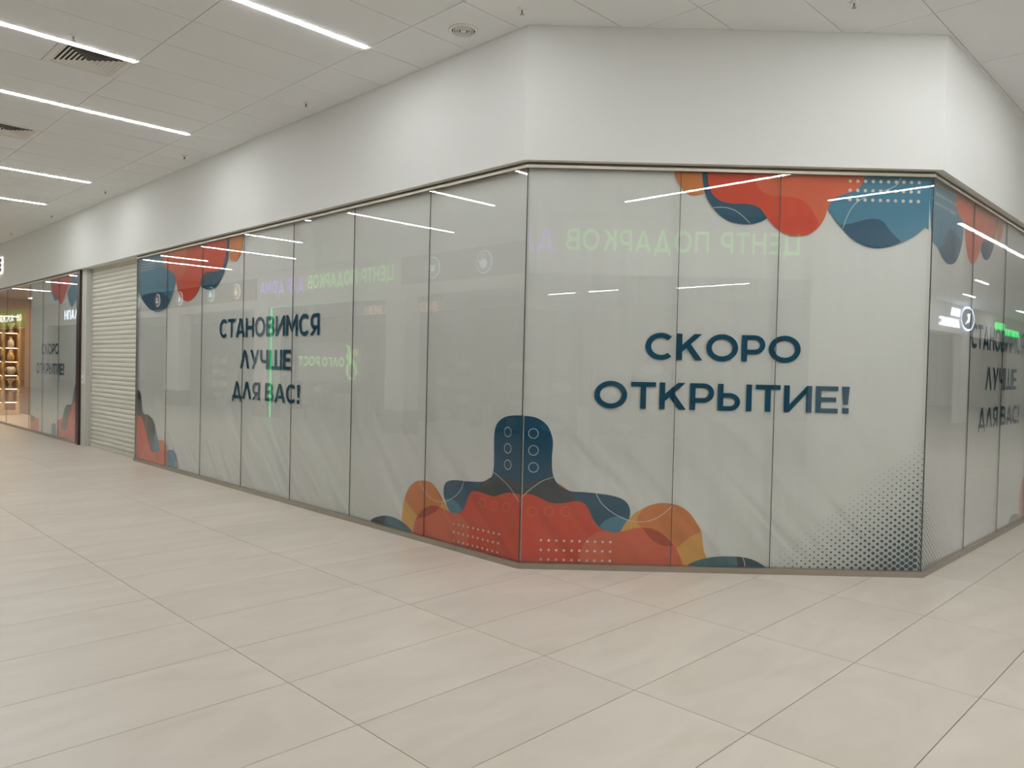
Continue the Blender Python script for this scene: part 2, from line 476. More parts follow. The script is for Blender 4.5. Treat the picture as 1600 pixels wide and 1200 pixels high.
ws = MB().prism([c1, (c1[0] - .1, c1[1] - .25), (X_END, SY - .25), (X_END, SY)], ZS, ZC)
for a, b in ((2.95, 9.0), (13.0, 18.0), (30.65, 31.62), (38.5, 44.0)): ws.box(a, SY - .25, 0, b, SY - .005, ZS)
tag(ws.obj('wall_opposite_side', M['wall']), 'white bulkhead of the shop row across the side passage', kind='structure')
M['plinth'] = plain('grey_plinth', srgb(120, 116, 108), 0.6)
PIL = [(14.03, 14.77), (20.58, 21.41), (26.95, 28.1)]
for k, (a, b) in enumerate(PIL):
    e = empty('pillar', (WX - .2, (a + b) / 2, 0)); h = (b - a) / 2
    box('shaft', (-.2, -h, .55, .22, h, ZS), M['wall'], e); box('plinth', (-.21, -h - .01, 0, .23, h + .01, .55), M['plinth'], e)
    tag(e, ['white pillar between the kitchenware shop and the green framed shop', 'white pillar beside the upright green light strip', 'white pillar farther along the opposite shop row'][k], 'pillar', 'pillars of the opposite shop row')

# ------------------------------------------------------------------ glazed storefronts
def run_prism(mb, o_out, o_in, z0, z1, which, y0=None, y1=None):
    if which == 'A': mb.prism([cornAB(o_out), (AX - o_out, Y_SH0), (AX - o_in, Y_SH0), cornAB(o_in)], z0, z1)
    if which == 'B': mb.prism([cornAB(o_out), cornBC(o_out), cornBC(o_in), cornAB(o_in)], z0, z1)
    if which == 'C': mb.prism([cornBC(o_out), (BC.x + 7.02, CY - o_out), (BC.x + 7.02, CY - o_in), cornBC(o_in)], z0, z1)
    if which == 'D': mb.box(AX - o_out, Y_POST, z0, AX - o_in, Y_A2, z1)
FR = {'A': (0, (AX, Y_SH0), -math.pi / 2), 'B': (0, tuple(AB), -math.pi / 4), 'C': (0, tuple(BC), 0.0), 'D': (0, (AX, Y_A2), -math.pi / 2)}
JOINTS = {'A': [Y_SH0 - (AB.y + 1.1945 * k) for k in range(7, -1, -1)],
          'B': [0, 1.192, 1.97, BW], 'C': [0, 1.17, 2.335] + [2.335 + 1.17 * k for k in range(1, 5)],
          'D': [0, 1.6, 3.7, 5.7, 6.72, 7.83, Y_A2 - Y_POST]}
WLAB = {'A': 'long frameless shop window of seven glass panes left of the corner', 'B': 'angled corner shop window of three glass panes',
        'C': 'frameless shop window receding to the right of the corner', 'D': 'shop window beyond the roller shutter, partly clear glass'}
for n, w in enumerate('ABCD'):
    mb = MB(); run_prism(mb, .020, -.03, 0, SILL, w)
    win = mb.obj('window_%d' % (n + 1), M['steel']); tag(win, WLAB[w], kind='structure')
    mb = MB(); run_prism(mb, .012, -.02, ZG, ZG + .022, w); mb.obj('top_rail', M['steel'], win)
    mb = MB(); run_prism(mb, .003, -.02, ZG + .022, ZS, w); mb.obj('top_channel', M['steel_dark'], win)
    _, (ox, oy), th = FR[w]
    J = JOINTS[w]
    for k in range(len(J) - 1):
        a = J[k] + .0024; b = J[k + 1] - .0024
        if (w, k) in (('A', 6), ('B', 0)): pass
        wd = b - a
        p = MB().box(-wd / 2, 0, SILL, wd / 2, .010, ZG).obj('glass_pane', M['glass'], win)
        mid = (a + b) / 2
        p.location = (ox + math.cos(th) * mid, oy + math.sin(th) * mid, 0)
        p.rotation_euler = (0, 0, th + math.radians(random.uniform(-.07, .07)))
    for k in range(len(J)):
        u = min(max(J[k], .003), J[-1] - .003)
        j = box('silicone_joint', (-.0022, .001, SILL, .0022, .009, ZG), M['silicone'], win)
        j.location = (ox + math.cos(th) * u, oy + math.sin(th) * u, 0); j.rotation_euler = (0, 0, th)

# ------------------------------------------------------------------ roller shutter, jamb, post
sh = empty('roller_shutter', (AX + .11, (Y_SH0 + Y_SH1) / 2, 0))
tag(sh, 'closed cream roller shutter with horizontal curved slats', 'shutter')
SW = Y_SH1 - Y_SH0
prof = [(0.012, 0.0), (0.004, .006), (-.004, .020), (-.007, .038), (-.004, .056), (.004, .069), (.012, .0755)]
mb = MB(); L0 = -SW / 2 + .02; L1 = SW / 2 - .02
for y in (L0, L1):
    mb.v += [(x, y, z) for x, z in prof] + [(x + .006, y, z) for x, z in prof[::-1]]
nn = len(prof) * 2
for i in range(nn): mb.f.append([i, (i + 1) % nn, nn + (i + 1) % nn, nn + i])
mb.f.append(list(range(nn))[::-1]); mb.f.append([nn + i for i in range(nn)])
slat0 = mb.obj('slat', M['shutter'], sh, False); slat0.location = (0, 0, .06)
k = 1
while .06 + k * .0765 < ZS - .02:
    share(slat0, 'slat', sh, (0, 0, .06 + k * .0765)); k += 1
box('bottom_bar', (-.012, L0, .004, .02, L1, .058), M['shutter'], sh)
box('guide_rail', (-.03, SW / 2 - .028, .0, .03, SW / 2 - .002, ZS - .002), M['jamb'], sh)
box('guide_rail', (-.03, -SW / 2 + .002, .0, .03, -SW / 2 + .028, ZS - .002), M['jamb'], sh)
jb = empty('shutter_jamb', (AX + .06, (Y_SH1 + Y_JAMB) / 2, 0)); hj = (Y_JAMB - Y_SH1) / 2 - .001
tag(jb, 'white upright jamb at the left side of the roller shutter', 'jamb')
box('cover', (-.045, -hj, 0, .12, hj, ZS - .001), M['jamb'], jb)
bx = box('lock_box', (-.075, -.06 - hj * .3, 1.12, -.0455, .06 - hj * .3, 1.27), M['grille'], jb)
box('keyhole', (-.078, -.012 - hj * .3, 1.18, -.0752, .012 - hj * .3, 1.21), M['dark'], bx)
ps = empty('window_post', (AX, (Y_JAMB + Y_POST) / 2, 0)); hp = (Y_POST - Y_JAMB) / 2 - .001
tag(ps, 'dark maroon upright post between the jamb and the farther shop window', 'post')
box('profile', (-.025, -hp, .0, .05, hp, ZS - .001), M['post'], ps); box('foot', (-.045, -hp + .02, 0, -.0255, hp - .02, .03), M['chrome'], ps)
e = box('end_profile', (AX - .004, Y_SH0 + .0005, 0, AX + .06, Y_SH0 + .0015, ZS - .001), M['jamb'])
e.name = 'window_end_trim'; tag(e, 'thin white edge trim where the long window meets the shutter', 'trim')

# ------------------------------------------------------------------ lettering
def ringp(cx, cy, rx, ry, t, a0, a1, n=None):
    n = n or max(6, int(abs(a1 - a0) / 12))
    P = []
    for k in range(n):
        q = []
        for a, s in ((a0 + (a1 - a0) * k / n, 0), (a0 + (a1 - a0) * (k + 1) / n, 0), (a0 + (a1 - a0) * (k + 1) / n, 1), (a0 + (a1 - a0) * k / n, 1)):
            r = math.radians(a); q.append((cx + (rx - s * t) * math.cos(r), cy + (ry - s * t) * math.sin(r)))
        P.append(q)
    return P
def rc(x0, y0, x1, y1): return [(x0, y0), (x1, y0), (x1, y1), (x0, y1)]
def mir(P, w): return [[(w - x, y) for x, y in p] for p in P]
def glyph(c, t):
    h = t * .93
    if c == 'С': return ringp(.52, .5, .52, .515, t, 46, 314), .93
    if c == 'О': return ringp(.54, .5, .54, .515, t, 0, 360, 32), 1.08
    if c == 'К':
        w = .88; return [rc(0, 0, t, 1), [(t, .31), (w - .03, 1), (w - .03 - 1.32 * t, 1), (t, .58)], [(.31, .50), (.45, .66), (w, 0), (w - 1.28 * t, 0)]], w
    if c == 'Р':
        w = .80; return [rc(0, 0, t, 1), rc(t, 1 - h, w - .35, 1), rc(t, .28, w - .35, .28 + h)] + ringp(w - .36, .64, .36, .36, h, -90, 90), w
    if c == 'Т': w = .82; return [rc(0, 1 - h, w, 1), rc(w / 2 - t / 2, 0, w / 2 + t / 2, 1 - h)], w
    if c == 'Ы':
        w = 1.12; return [rc(0, 0, t, 1), rc(t, .66 - h, .40, .66), rc(t, 0, .40, h)] + ringp(.39, .33, .35, .33, h, -90, 90) + [rc(w - t, 0, w, 1)], w
    if c == 'И': w = .92; return [rc(0, 0, t, 1), rc(w - t, 0, w, 1), [(t * .9, 0), (w - .9 * t, .74), (w - .9 * t, 1), (t * .9, .27)]], w
    if c == 'Е': w = .74; return [rc(0, 0, t, 1), rc(t, 1 - h, w, 1), rc(t, .5 - h / 2, w * .92, .5 + h / 2), rc(t, 0, w, h)], w
    if c == '!': return [[(.0, 1), (.05, .32), (.21, .32), (.26, 1)], rc(.02, 0, .24, .2)], .26
    if c in 'АЛ':
        w = 1.02; L = [[(0, 0), (1.1 * t, 0), (w / 2, .80), (w / 2, 1), (w / 2 - .55 * t, 1)]]
        P = L + mir(L, w)
        if c == 'А': P.append(rc(.22, .2, w - .22, .2 + h * .85))
        return P, w
    if c == 'Н': w = .9; return [rc(0, 0, t, 1), rc(w - t, 0, w, 1), rc(t, .5 - h / 2, w - t, .5 + h / 2)], w
    if c == 'В':
        w = .86; return [rc(0, 0, t, 1), rc(t, 1 - h, .50, 1), rc(t, .5 - h / 2, .52, .5 + h / 2), rc(t, 0, .52, h)] + ringp(.49, .735, .30, .265, h, -90, 90) + ringp(.51, .275, .35, .275, h, -90, 90), w
    if c == 'М':
        w = 1.1; L = [rc(0, 0, t, 1), [(t * .95, 1), (t * .95, .70), (w / 2, .16), (w / 2, .46)]]; return L + mir(L, w), w
    if c == 'Я':
        P, w = glyph('Р', t); return mir(P, w) + [[(-.03, 0), (1.12 * t, 0), (.58, .34), (.34, .34)]], w
    if c == 'У': w = .94; return [[(w, 1), (w - 1.1 * t, 1), (.20, 0), (.20 + 1.08 * t, 0)], [(0, 1), (.40, .28), (.58, .38), (1.14 * t, 1)]], w
    if c == 'Ч': w = .82; return [rc(w - t, 0, w, 1), rc(0, .62, t, 1), rc(.33, .30, w - t, .30 + h)] + ringp(.34, .64, .34, .34, h, 180, 270), w
    if c in 'ШЦП':
        w = {'Ш': 1.26, 'Ц': .92, 'П': .9}[c]; P = [rc(0, 0, t, 1), rc(w - t, 0, w, 1)]
        if c == 'Ш': P += [rc(w / 2 - t / 2, h, w / 2 + t / 2, 1)]
        P += [rc(t, 1 - h, w - t, 1)] if c == 'П' else [rc(t, 0, w - t, h)]
        if c == 'Ц': P += [rc(w, -.2, w + t * .7, h), rc(w - t, -.001, w, h)]; w += t * .7
        return P, w
    if c == 'Д':
        w = 1.06; L = [[(.13, h * .9), (.13 + 1.1 * t, h * .9), (w / 2, .80), (w / 2, 1), (w / 2 - .55 * t, 1)]]
        return L + mir(L, w) + [rc(0, 0, w, h), rc(0, -.19, t * .85, 0), rc(w - t * .85, -.19, w, 0)], w
    if c == 'Г': w = .68; return [rc(0, 0, t, 1), rc(t, 1 - h, w, 1)], w
    if c == 'L': w = .68; return [rc(0, 0, t, 1), rc(t, 0, w, h)], w
    if c == 'N': P, w = glyph('И', t); return mir(P, w), w
    if c == 'S': return ringp(.36, .735, .36, .265, h, 20, 270) + ringp(.36, .265, .36, .265, h, -160, 90), .72
    return [], .34
def layout(s, t, gap):
    x = 0; out = []
    for c in s:
        P, w = glyph(c, t)
        if P: out.append((c, P, x))
        x += w + gap
    return out, x - gap
def set_text(s, parent, mat, u0, u1, z0, z1, y, t=.2, gap=.12, depth=0.0, mirror=False, name='letter'):
    """letters as separate meshes in the local x-z plane of the parent"""
    items, W = layout(s, t, gap)
    sx = (u1 - u0) / W; sz = z1 - z0
    for c, P, x in items:
        v = []; f = []
        for poly in P:
            q = [(u0 + (x + px) * sx, z0 + pz * sz) for px, pz in poly]
            if mirror: q = [(u0 + u1 - a, b) for a, b in q]
            ar = sum(q[i][0] * q[(i + 1) % len(q)][1] - q[(i + 1) % len(q)][0] * q[i][1] for i in range(len(q)))
            if ar < 0: q = q[::-1]
            b = len(v); n = len(q)
            v += [(a, y, c2) for a, c2 in q]; f.append([b + i for i in range(n)])
            if depth:
                v += [(a, y + depth, c2) for a, c2 in q]; f.append([b + n + i for i in range(n)][::-1])
                for i in range(n): f.append([b + i, b + n + i, b + n + (i + 1) % n, b + (i + 1) % n])
        mesh_obj(name, v, f, mat, parent)

# printed artwork, metres on each banner (u along the sheet, z up)
ART = {}
ART['B'] = [
    ('orange', [(0.276, 0.674), (0.306, 0.665), (0.362, 0.63), (0.338, 0.621), (0.287, 0.644)], {}),
    ('navy', [(-0.039, 1.19), (0.041, 1.194), (0.122, 1.179), (0.194, 1.131), (0.23, 1.067), (0.248, 0.997), (0.244, 0.886), (0.247, 0.785), (0.265, 0.708), (0.317, 0.645), (0.398, 0.61), (0.499, 0.605), (0.621, 0.595), (0.742, 0.578), (0.824, 0.545), (0.866, 0.486), (0.864, 0.404), (0.829, 0.353), (0.786, 0.301), (0.709, 0.298), (0.628, 0.328), (0.544, 0.448), (0.502, 0.508), (0.29, 0.492), (-0.023, 0.536)], {}),
    ('slate', [(-0.026, 0.643), (0.034, 0.659), (0.114, 0.685), (0.204, 0.707), (0.258, 0.72), (0.286, 0.668), (0.337, 0.635), (0.398, 0.606), (0.436, 0.557), (0.451, 0.516), (0.341, 0.494), (0.219, 0.501), (-0.023, 0.536)], {}),
    ('yellow', [(0.786, 0.295), (0.809, 0.346), (0.858, 0.398), (0.907, 0.446), (0.987, 0.494), (1.067, 0.525), (1.147, 0.533), (1.249, 0.515), (1.331, 0.466), (1.394, 0.386), (1.436, 0.316), (1.449, 0.225), (1.466, 0.144), (1.493, 0.094), (1.364, 0.02), (1.243, 0.017), (1.157, 0.178), (0.993, 0.276)], {}),
    ('orange', [(0.919, 0.385), (0.944, 0.441), (0.987, 0.494), (1.067, 0.525), (1.147, 0.533), (1.249, 0.515), (1.331, 0.466), (1.394, 0.386), (1.432, 0.312), (1.357, 0.274), (1.288, 0.218), (1.228, 0.169), (1.187, 0.179), (1.094, 0.258), (1.012, 0.307), (0.961, 0.336)], {}),
    ('red', [(-0.004, 0.573), (0.056, 0.582), (0.137, 0.56), (0.219, 0.521), (0.29, 0.509), (0.38, 0.521), (0.451, 0.533), (0.502, 0.518), (0.543, 0.468), (0.575, 0.398), (0.628, 0.328), (0.709, 0.296), (0.81, 0.302), (0.911, 0.329), (1.011, 0.331), (1.113, 0.299), (1.196, 0.23), (1.249, 0.16), (1.285, 0.079), (1.298, -0.002), (-0.009, -0.052), (-0.024, 0.572)], {}),
    ('lightred', [(0.505, -0.03), (0.476, 0.081), (0.49, 0.163), (0.539, 0.235), (0.609, 0.287), (0.709, 0.296), (0.81, 0.302), (0.911, 0.329), (1.011, 0.331), (1.113, 0.299), (1.196, 0.23), (1.249, 0.16), (1.285, 0.079), (1.298, -0.012)], {}),
    ('rust', [(0.971, 0.33), (1.032, 0.331), (1.113, 0.299), (1.186, 0.24), (1.217, 0.2), (1.147, 0.194), (1.075, 0.221), (1.023, 0.266)], {}),
    ('blue', [(0.628, 0.328), (0.667, 0.38), (0.747, 0.416), (0.817, 0.416), (0.852, 0.396), (0.819, 0.343), (0.786, 0.297), (0.709, 0.296)], {}),
    ('teal', [(1.287, 0.008), (1.363, 0.065), (1.463, 0.1), (1.563, 0.118), (1.685, 0.123), (1.806, 0.112), (1.888, 0.083), (1.981, 0.024), (1.931, -0.007), (1.365, -0.02)], {}),
    ('darkteal', [(1.713, 0.124), (1.806, 0.112), (1.888, 0.083), (1.981, 0.024), (1.931, -0.007), (1.729, -0.012), (1.727, 0.069)], {}),
    ('tealline', [(1.717, 0.122), (1.782, 0.115), (1.794, -0.011), (1.737, -0.012), (1.731, 0.069)], {}),
    ('line', [(-0.007, 0.516), (0.036, 0.578), (0.095, 0.63), (0.165, 0.682), (0.259, 0.718)], {}),
    ('line', [(0.597, 0.597), (0.643, 0.521), (0.725, 0.452), (0.848, 0.394), (0.97, 0.381), (1.07, 0.409), (1.149, 0.462), (1.198, 0.514)], {}),
    ('line', [(1.766, 0.119), (1.781, 0.081), (1.789, 0.026)], {}),
    ('circle', [(0.093, 1.058)], {'r': 0.0405, 'c': 'line'}),
    ('circle', [(0.096, 0.925)], {'r': 0.0405, 'c': 'line'}),
    ('circle', [(0.099, 0.791)], {'r': 0.0405, 'c': 'line'}),
    ('circle', [(0.096, 0.443)], {'r': 0.0385, 'c': 'ringred'}),
    ('circle', [(0.229, 0.447)], {'r': 0.0385, 'c': 'ringred'}),
    ('circle', [(0.362, 0.45)], {'r': 0.0385, 'c': 'ringred'}),
    ('dots', [(0.172, 0.218), (0.72, 0.215), (0.174, 0.066), (0.719, 0.066)], {'n': 10, 'm': 3, 'r': 0.0105}),
    ('orange', [(1.137, 3.15), (1.15, 3.098), (1.169, 3.055), (1.195, 3.012), (1.238, 2.97), (1.291, 2.952), (1.344, 2.958), (1.387, 2.973), (1.382, 3.156)], {}),
    ('navy', [(1.359, 3.156), (1.369, 3.051), (1.397, 2.947), (1.443, 2.87), (1.506, 2.802), (1.595, 2.751), (1.701, 2.735), (1.789, 2.744), (1.879, 2.788), (1.908, 2.872), (1.776, 3.166)], {}),
    ('red', [(1.401, 3.157), (1.411, 3.052), (1.44, 2.974), (1.494, 2.923), (1.573, 2.896), (1.661, 2.894), (1.749, 2.89), (1.82, 2.862), (1.884, 2.784), (1.947, 2.716), (2.037, 2.662), (2.125, 2.654), (2.212, 2.67), (2.29, 2.733), (2.331, 2.804), (2.355, 2.875), (2.415, 2.928), (2.537, 2.975), (2.657, 3.048), (2.653, 3.187)], {}),
    ('lightred', [(1.75, 3.165), (1.779, 3.061), (1.834, 2.993), (1.905, 2.963), (2.028, 2.959), (2.116, 2.947), (2.188, 2.905), (2.242, 2.837), (2.294, 2.745), (2.331, 2.804), (2.355, 2.875), (2.415, 2.928), (2.537, 2.975), (2.657, 3.048), (2.653, 3.187)], {}),
    ('blue', [(2.635, 3.187), (2.628, 3.125), (2.604, 3.055), (2.535, 3.006), (2.431, 2.972), (2.38, 2.927), (2.355, 2.875), (2.392, 2.814), (2.456, 2.737), (2.529, 2.66), (2.619, 2.601), (2.725, 2.574), (2.83, 2.585), (2.935, 2.621), (3.039, 2.676), (3.12, 2.748), (3.151, 2.719), (3.207, 2.633), (3.205, 3.201)], {}),
    ('navy', [(2.453, 2.746), (2.543, 2.762), (2.63, 2.789), (2.727, 2.803), (2.789, 2.78), (2.844, 2.712), (2.938, 2.623), (2.83, 2.585), (2.725, 2.574), (2.619, 2.601), (2.529, 2.66)], {}),
    ('line', [(1.443, 2.856), (1.539, 2.863), (1.628, 2.839), (1.699, 2.789), (1.745, 2.743)], {}),
    ('line', [(2.474, 2.72), (2.498, 2.799), (2.556, 2.906), (2.659, 2.978), (2.798, 3.025), (2.885, 3.071), (2.918, 3.133)], {}),
    ('dots', [(2.52, 3.091), (3.06, 3.091), (2.522, 2.947), (3.058, 2.944)], {'n': 10, 'm': 3, 'r': 0.0135}),
    ('dots', [(3.165, 3.09), (3.169, 3.09), (3.165, 2.941), (3.168, 2.941)], {'n': 1, 'm': 3, 'r': 0.0135}),
    ('text', [(0.955, 1.869), (2.173, 1.662)], {'s': 'СКОРО'}),
    ('text', [(0.563, 1.483), (2.569, 1.273)], {'s': 'ОТКРЫТИЕ!'}),
]
ART['A'] = [
    ('orange', [(7.905, 0.625), (7.95, 0.647), (8.01, 0.675), (8.026, 0.656), (7.936, 0.62)], {}),
    ('navy', [(8.342, 1.197), (8.215, 1.189), (8.128, 1.169), (8.055, 1.123), (8.022, 1.058), (8.016, 0.964), (8.02, 0.828), (8.015, 0.722), (7.989, 0.667), (7.905, 0.625), (7.715, 0.602), (7.534, 0.591), (7.432, 0.563), (7.396, 0.507), (7.402, 0.429), (7.456, 0.37), (7.543, 0.316), (7.626, 0.317), (7.755, 0.369), (7.849, 0.425), (8.365, 0.519)], {}),
    ('slate', [(8.361, 0.644), (8.203, 0.677), (8.115, 0.688), (8.01, 0.675), (7.92, 0.631), (7.859, 0.594), (7.807, 0.538), (7.847, 0.489), (8.121, 0.506), (8.364, 0.539)], {}),
    ('yellow', [(6.97, 0.03), (6.797, 0.096), (6.809, 0.206), (6.836, 0.329), (6.891, 0.432), (6.984, 0.507), (7.095, 0.536), (7.222, 0.531), (7.313, 0.474), (7.386, 0.405), (7.44, 0.345), (7.486, 0.307), (7.356, 0.242), (7.109, 0.112)], {}),
    ('orange', [(6.84, 0.325), (6.891, 0.432), (6.984, 0.507), (7.095, 0.536), (7.222, 0.531), (7.313, 0.474), (7.372, 0.414), (7.36, 0.345), (7.285, 0.277), (7.143, 0.21), (7.051, 0.195), (6.974, 0.242), (6.896, 0.29)], {}),
    ('red', [(8.363, 0.571), (8.307, 0.572), (8.206, 0.571), (8.119, 0.547), (8.031, 0.518), (7.939, 0.523), (7.845, 0.532), (7.766, 0.522), (7.719, 0.472), (7.689, 0.403), (7.642, 0.341), (7.577, 0.314), (7.458, 0.314), (7.353, 0.332), (7.247, 0.331), (7.14, 0.29), (7.05, 0.219), (6.996, 0.128), (6.977, 0.031), (6.98, -0.051), (8.384, -0.044)], {}),
    ('lightred', [(6.977, 0.031), (6.996, 0.128), (7.05, 0.219), (7.14, 0.29), (7.247, 0.331), (7.353, 0.332), (7.458, 0.314), (7.577, 0.314), (7.66, 0.289), (7.721, 0.223), (7.731, 0.126), (7.705, -0.053), (7.295, -0.04), (6.98, -0.051)], {}),
    ('rust', [(7.14, 0.29), (7.247, 0.331), (7.353, 0.332), (7.285, 0.277), (7.15, 0.215), (7.051, 0.184), (7.018, 0.167), (7.068, 0.238)], {}),
    ('blue', [(7.42, 0.414), (7.522, 0.423), (7.597, 0.394), (7.642, 0.341), (7.577, 0.314), (7.499, 0.311), (7.45, 0.351)], {}),
    ('teal', [(6.271, 0.005), (6.333, 0.067), (6.438, 0.109), (6.562, 0.135), (6.725, 0.133), (6.883, 0.094), (6.981, 0.032), (6.984, -0.05), (6.528, -0.057)], {}),
    ('darkteal', [(6.271, 0.005), (6.333, 0.067), (6.438, 0.109), (6.48, 0.12), (6.461, 0.055), (6.46, -0.044), (6.359, -0.061)], {}),
    ('tealline', [(6.472, 0.119), (6.554, 0.134), (6.54, 0.068), (6.552, -0.053), (6.46, -0.044), (6.461, 0.055)], {}),
    ('line', [(8.015, 0.718), (8.115, 0.671), (8.205, 0.62), (8.264, 0.566), (8.317, 0.512)], {}),
    ('line', [(7.058, 0.523), (7.135, 0.44), (7.245, 0.385), (7.387, 0.382), (7.522, 0.435), (7.62, 0.514), (7.666, 0.601)], {}),
    ('circle', [(8.176, 1.055)], {'r': 0.0405, 'c': 'line'}),
    ('circle', [(8.18, 0.924)], {'r': 0.0405, 'c': 'line'}),
    ('circle', [(8.185, 0.793)], {'r': 0.0405, 'c': 'line'}),
    ('circle', [(7.901, 0.444)], {'r': 0.0385, 'c': 'ringred'}),
    ('circle', [(8.042, 0.442)], {'r': 0.0385, 'c': 'ringred'}),
    ('circle', [(8.181, 0.448)], {'r': 0.0385, 'c': 'ringred'}),
    ('dots', [(7.546, 0.216), (8.104, 0.22), (7.551, 0.071), (8.091, 0.069)], {'n': 10, 'm': 3, 'r': 0.0105}),
    ('blue', [(-0.198, 3.207), (0.968, 3.21), (0.959, 3.047), (1.008, 2.973), (1.1, 2.896), (1.249, 2.856), (1.367, 2.808), (1.435, 2.746), (1.428, 2.69), (1.389, 2.601), (1.32, 2.502), (1.236, 2.415), (1.121, 2.339), (0.973, 2.298), (0.79, 2.281), (0.633, 2.299), (0.439, 2.348), (0.273, 2.422), (0.136, 2.502), (0.067, 2.567), (-0.038, 2.622), (-0.177, 2.661)], {}),
    ('navy', [(0.109, 2.522), (0.3, 2.567), (0.622, 2.586), (0.84, 2.584), (1.055, 2.528), (1.25, 2.431), (1.121, 2.339), (0.973, 2.298), (0.79, 2.281), (0.633, 2.299), (0.439, 2.348), (0.273, 2.422)], {}),
    ('navy', [(3.121, 3.187), (3.115, 3.066), (3.102, 2.916), (3.067, 2.828), (2.99, 2.722), (2.901, 2.626), (2.786, 2.551), (2.644, 2.513), (2.497, 2.516), (2.371, 2.544), (2.281, 2.582), (2.253, 2.669), (2.486, 2.812), (2.95, 3.205)], {}),
    ('red', [(0.968, 3.21), (0.959, 3.047), (1.008, 2.973), (1.1, 2.896), (1.249, 2.856), (1.367, 2.808), (1.435, 2.746), (1.458, 2.665), (1.504, 2.572), (1.577, 2.5), (1.691, 2.428), (1.829, 2.393), (1.963, 2.404), (2.093, 2.452), (2.194, 2.522), (2.256, 2.583), (2.279, 2.646), (2.34, 2.706), (2.439, 2.742), (2.587, 2.747), (2.756, 2.74), (2.873, 2.752), (2.942, 2.787), (2.996, 2.875), (3.039, 2.973), (3.046, 3.073), (3.042, 3.195)], {}),
    ('lightred', [(0.968, 3.21), (0.959, 3.047), (1.008, 2.973), (1.1, 2.896), (1.249, 2.856), (1.367, 2.808), (1.435, 2.746), (1.457, 2.688), (1.569, 2.709), (1.706, 2.761), (1.784, 2.855), (1.793, 2.988), (1.8, 3.164)], {}),
    ('orange', [(3.137, 3.185), (3.133, 3.065), (3.119, 2.945), (3.133, 2.883), (3.19, 2.843), (3.257, 2.831), (3.345, 2.84), (3.409, 2.879), (3.461, 2.934), (3.489, 3.029), (3.496, 3.146)], {}),
    ('dots', [(0.133, 3.033), (0.621, 3.018), (0.103, 2.941), (0.64, 2.941)], {'n': 10, 'm': 3, 'r': 0.012}),
    ('slate', [(-0.222, 1.123), (-0.117, 1.124), (-0.031, 1.117), (0.073, 1.087), (0.133, 1.034), (0.17, 0.936), (0.202, 0.802), (0.254, 0.756), (0.321, 0.735), (0.419, 0.743), (0.55, 0.718), (0.663, 0.671), (0.722, 0.615), (0.747, 0.533), (0.813, 0.455), (0.878, 0.365), (0.96, 0.248), (0.776, 0.19), (0.618, 0.187), (0.216, 0.433), (-0.204, 0.654)], {}),
    ('blue', [(0.748, 0.522), (0.813, 0.455), (0.878, 0.365), (0.96, 0.248), (0.823, 0.198), (0.698, 0.192), (0.702, 0.315), (0.72, 0.424)], {}),
    ('orange', [(0.872, 0.383), (0.985, 0.401), (1.091, 0.395), (1.182, 0.344), (1.221, 0.261), (1.082, 0.23), (0.966, 0.237)], {}),
    ('red', [(-0.206, 0.694), (0.105, 0.708), (0.19, 0.678), (0.276, 0.61), (0.363, 0.506), (0.449, 0.402), (0.551, 0.277), (0.65, 0.202), (0.776, 0.196), (0.96, 0.245), (1.221, 0.264), (1.234, 0.152), (1.242, -0.068), (-0.177, -0.052)], {}),
    ('lightred', [(0.13, 0.054), (0.259, 0.19), (0.371, 0.311), (0.49, 0.345), (0.551, 0.277), (0.65, 0.202), (0.776, 0.196), (0.96, 0.245), (1.221, 0.264), (1.234, 0.152), (1.242, -0.068), (0.168, -0.053)], {}),
    ('blue', [(1.215, 0.26), (1.346, 0.29), (1.448, 0.287), (1.535, 0.239), (1.587, 0.142), (1.599, -0.027), (1.227, -0.058)], {}),
    ('text4', [(2.886, 2.121), (2.895, 1.877), (5.305, 2.095), (5.313, 1.87)], {'s': 'СТАНОВИМСЯ'}),
    ('text4', [(3.474, 1.721), (3.482, 1.488), (4.717, 1.716), (4.725, 1.493)], {'s': 'ЛУЧШЕ'}),
    ('text4', [(3.274, 1.332), (3.283, 1.089), (4.922, 1.328), (4.93, 1.112)], {'s': 'ДЛЯ ВАС!'}),
]
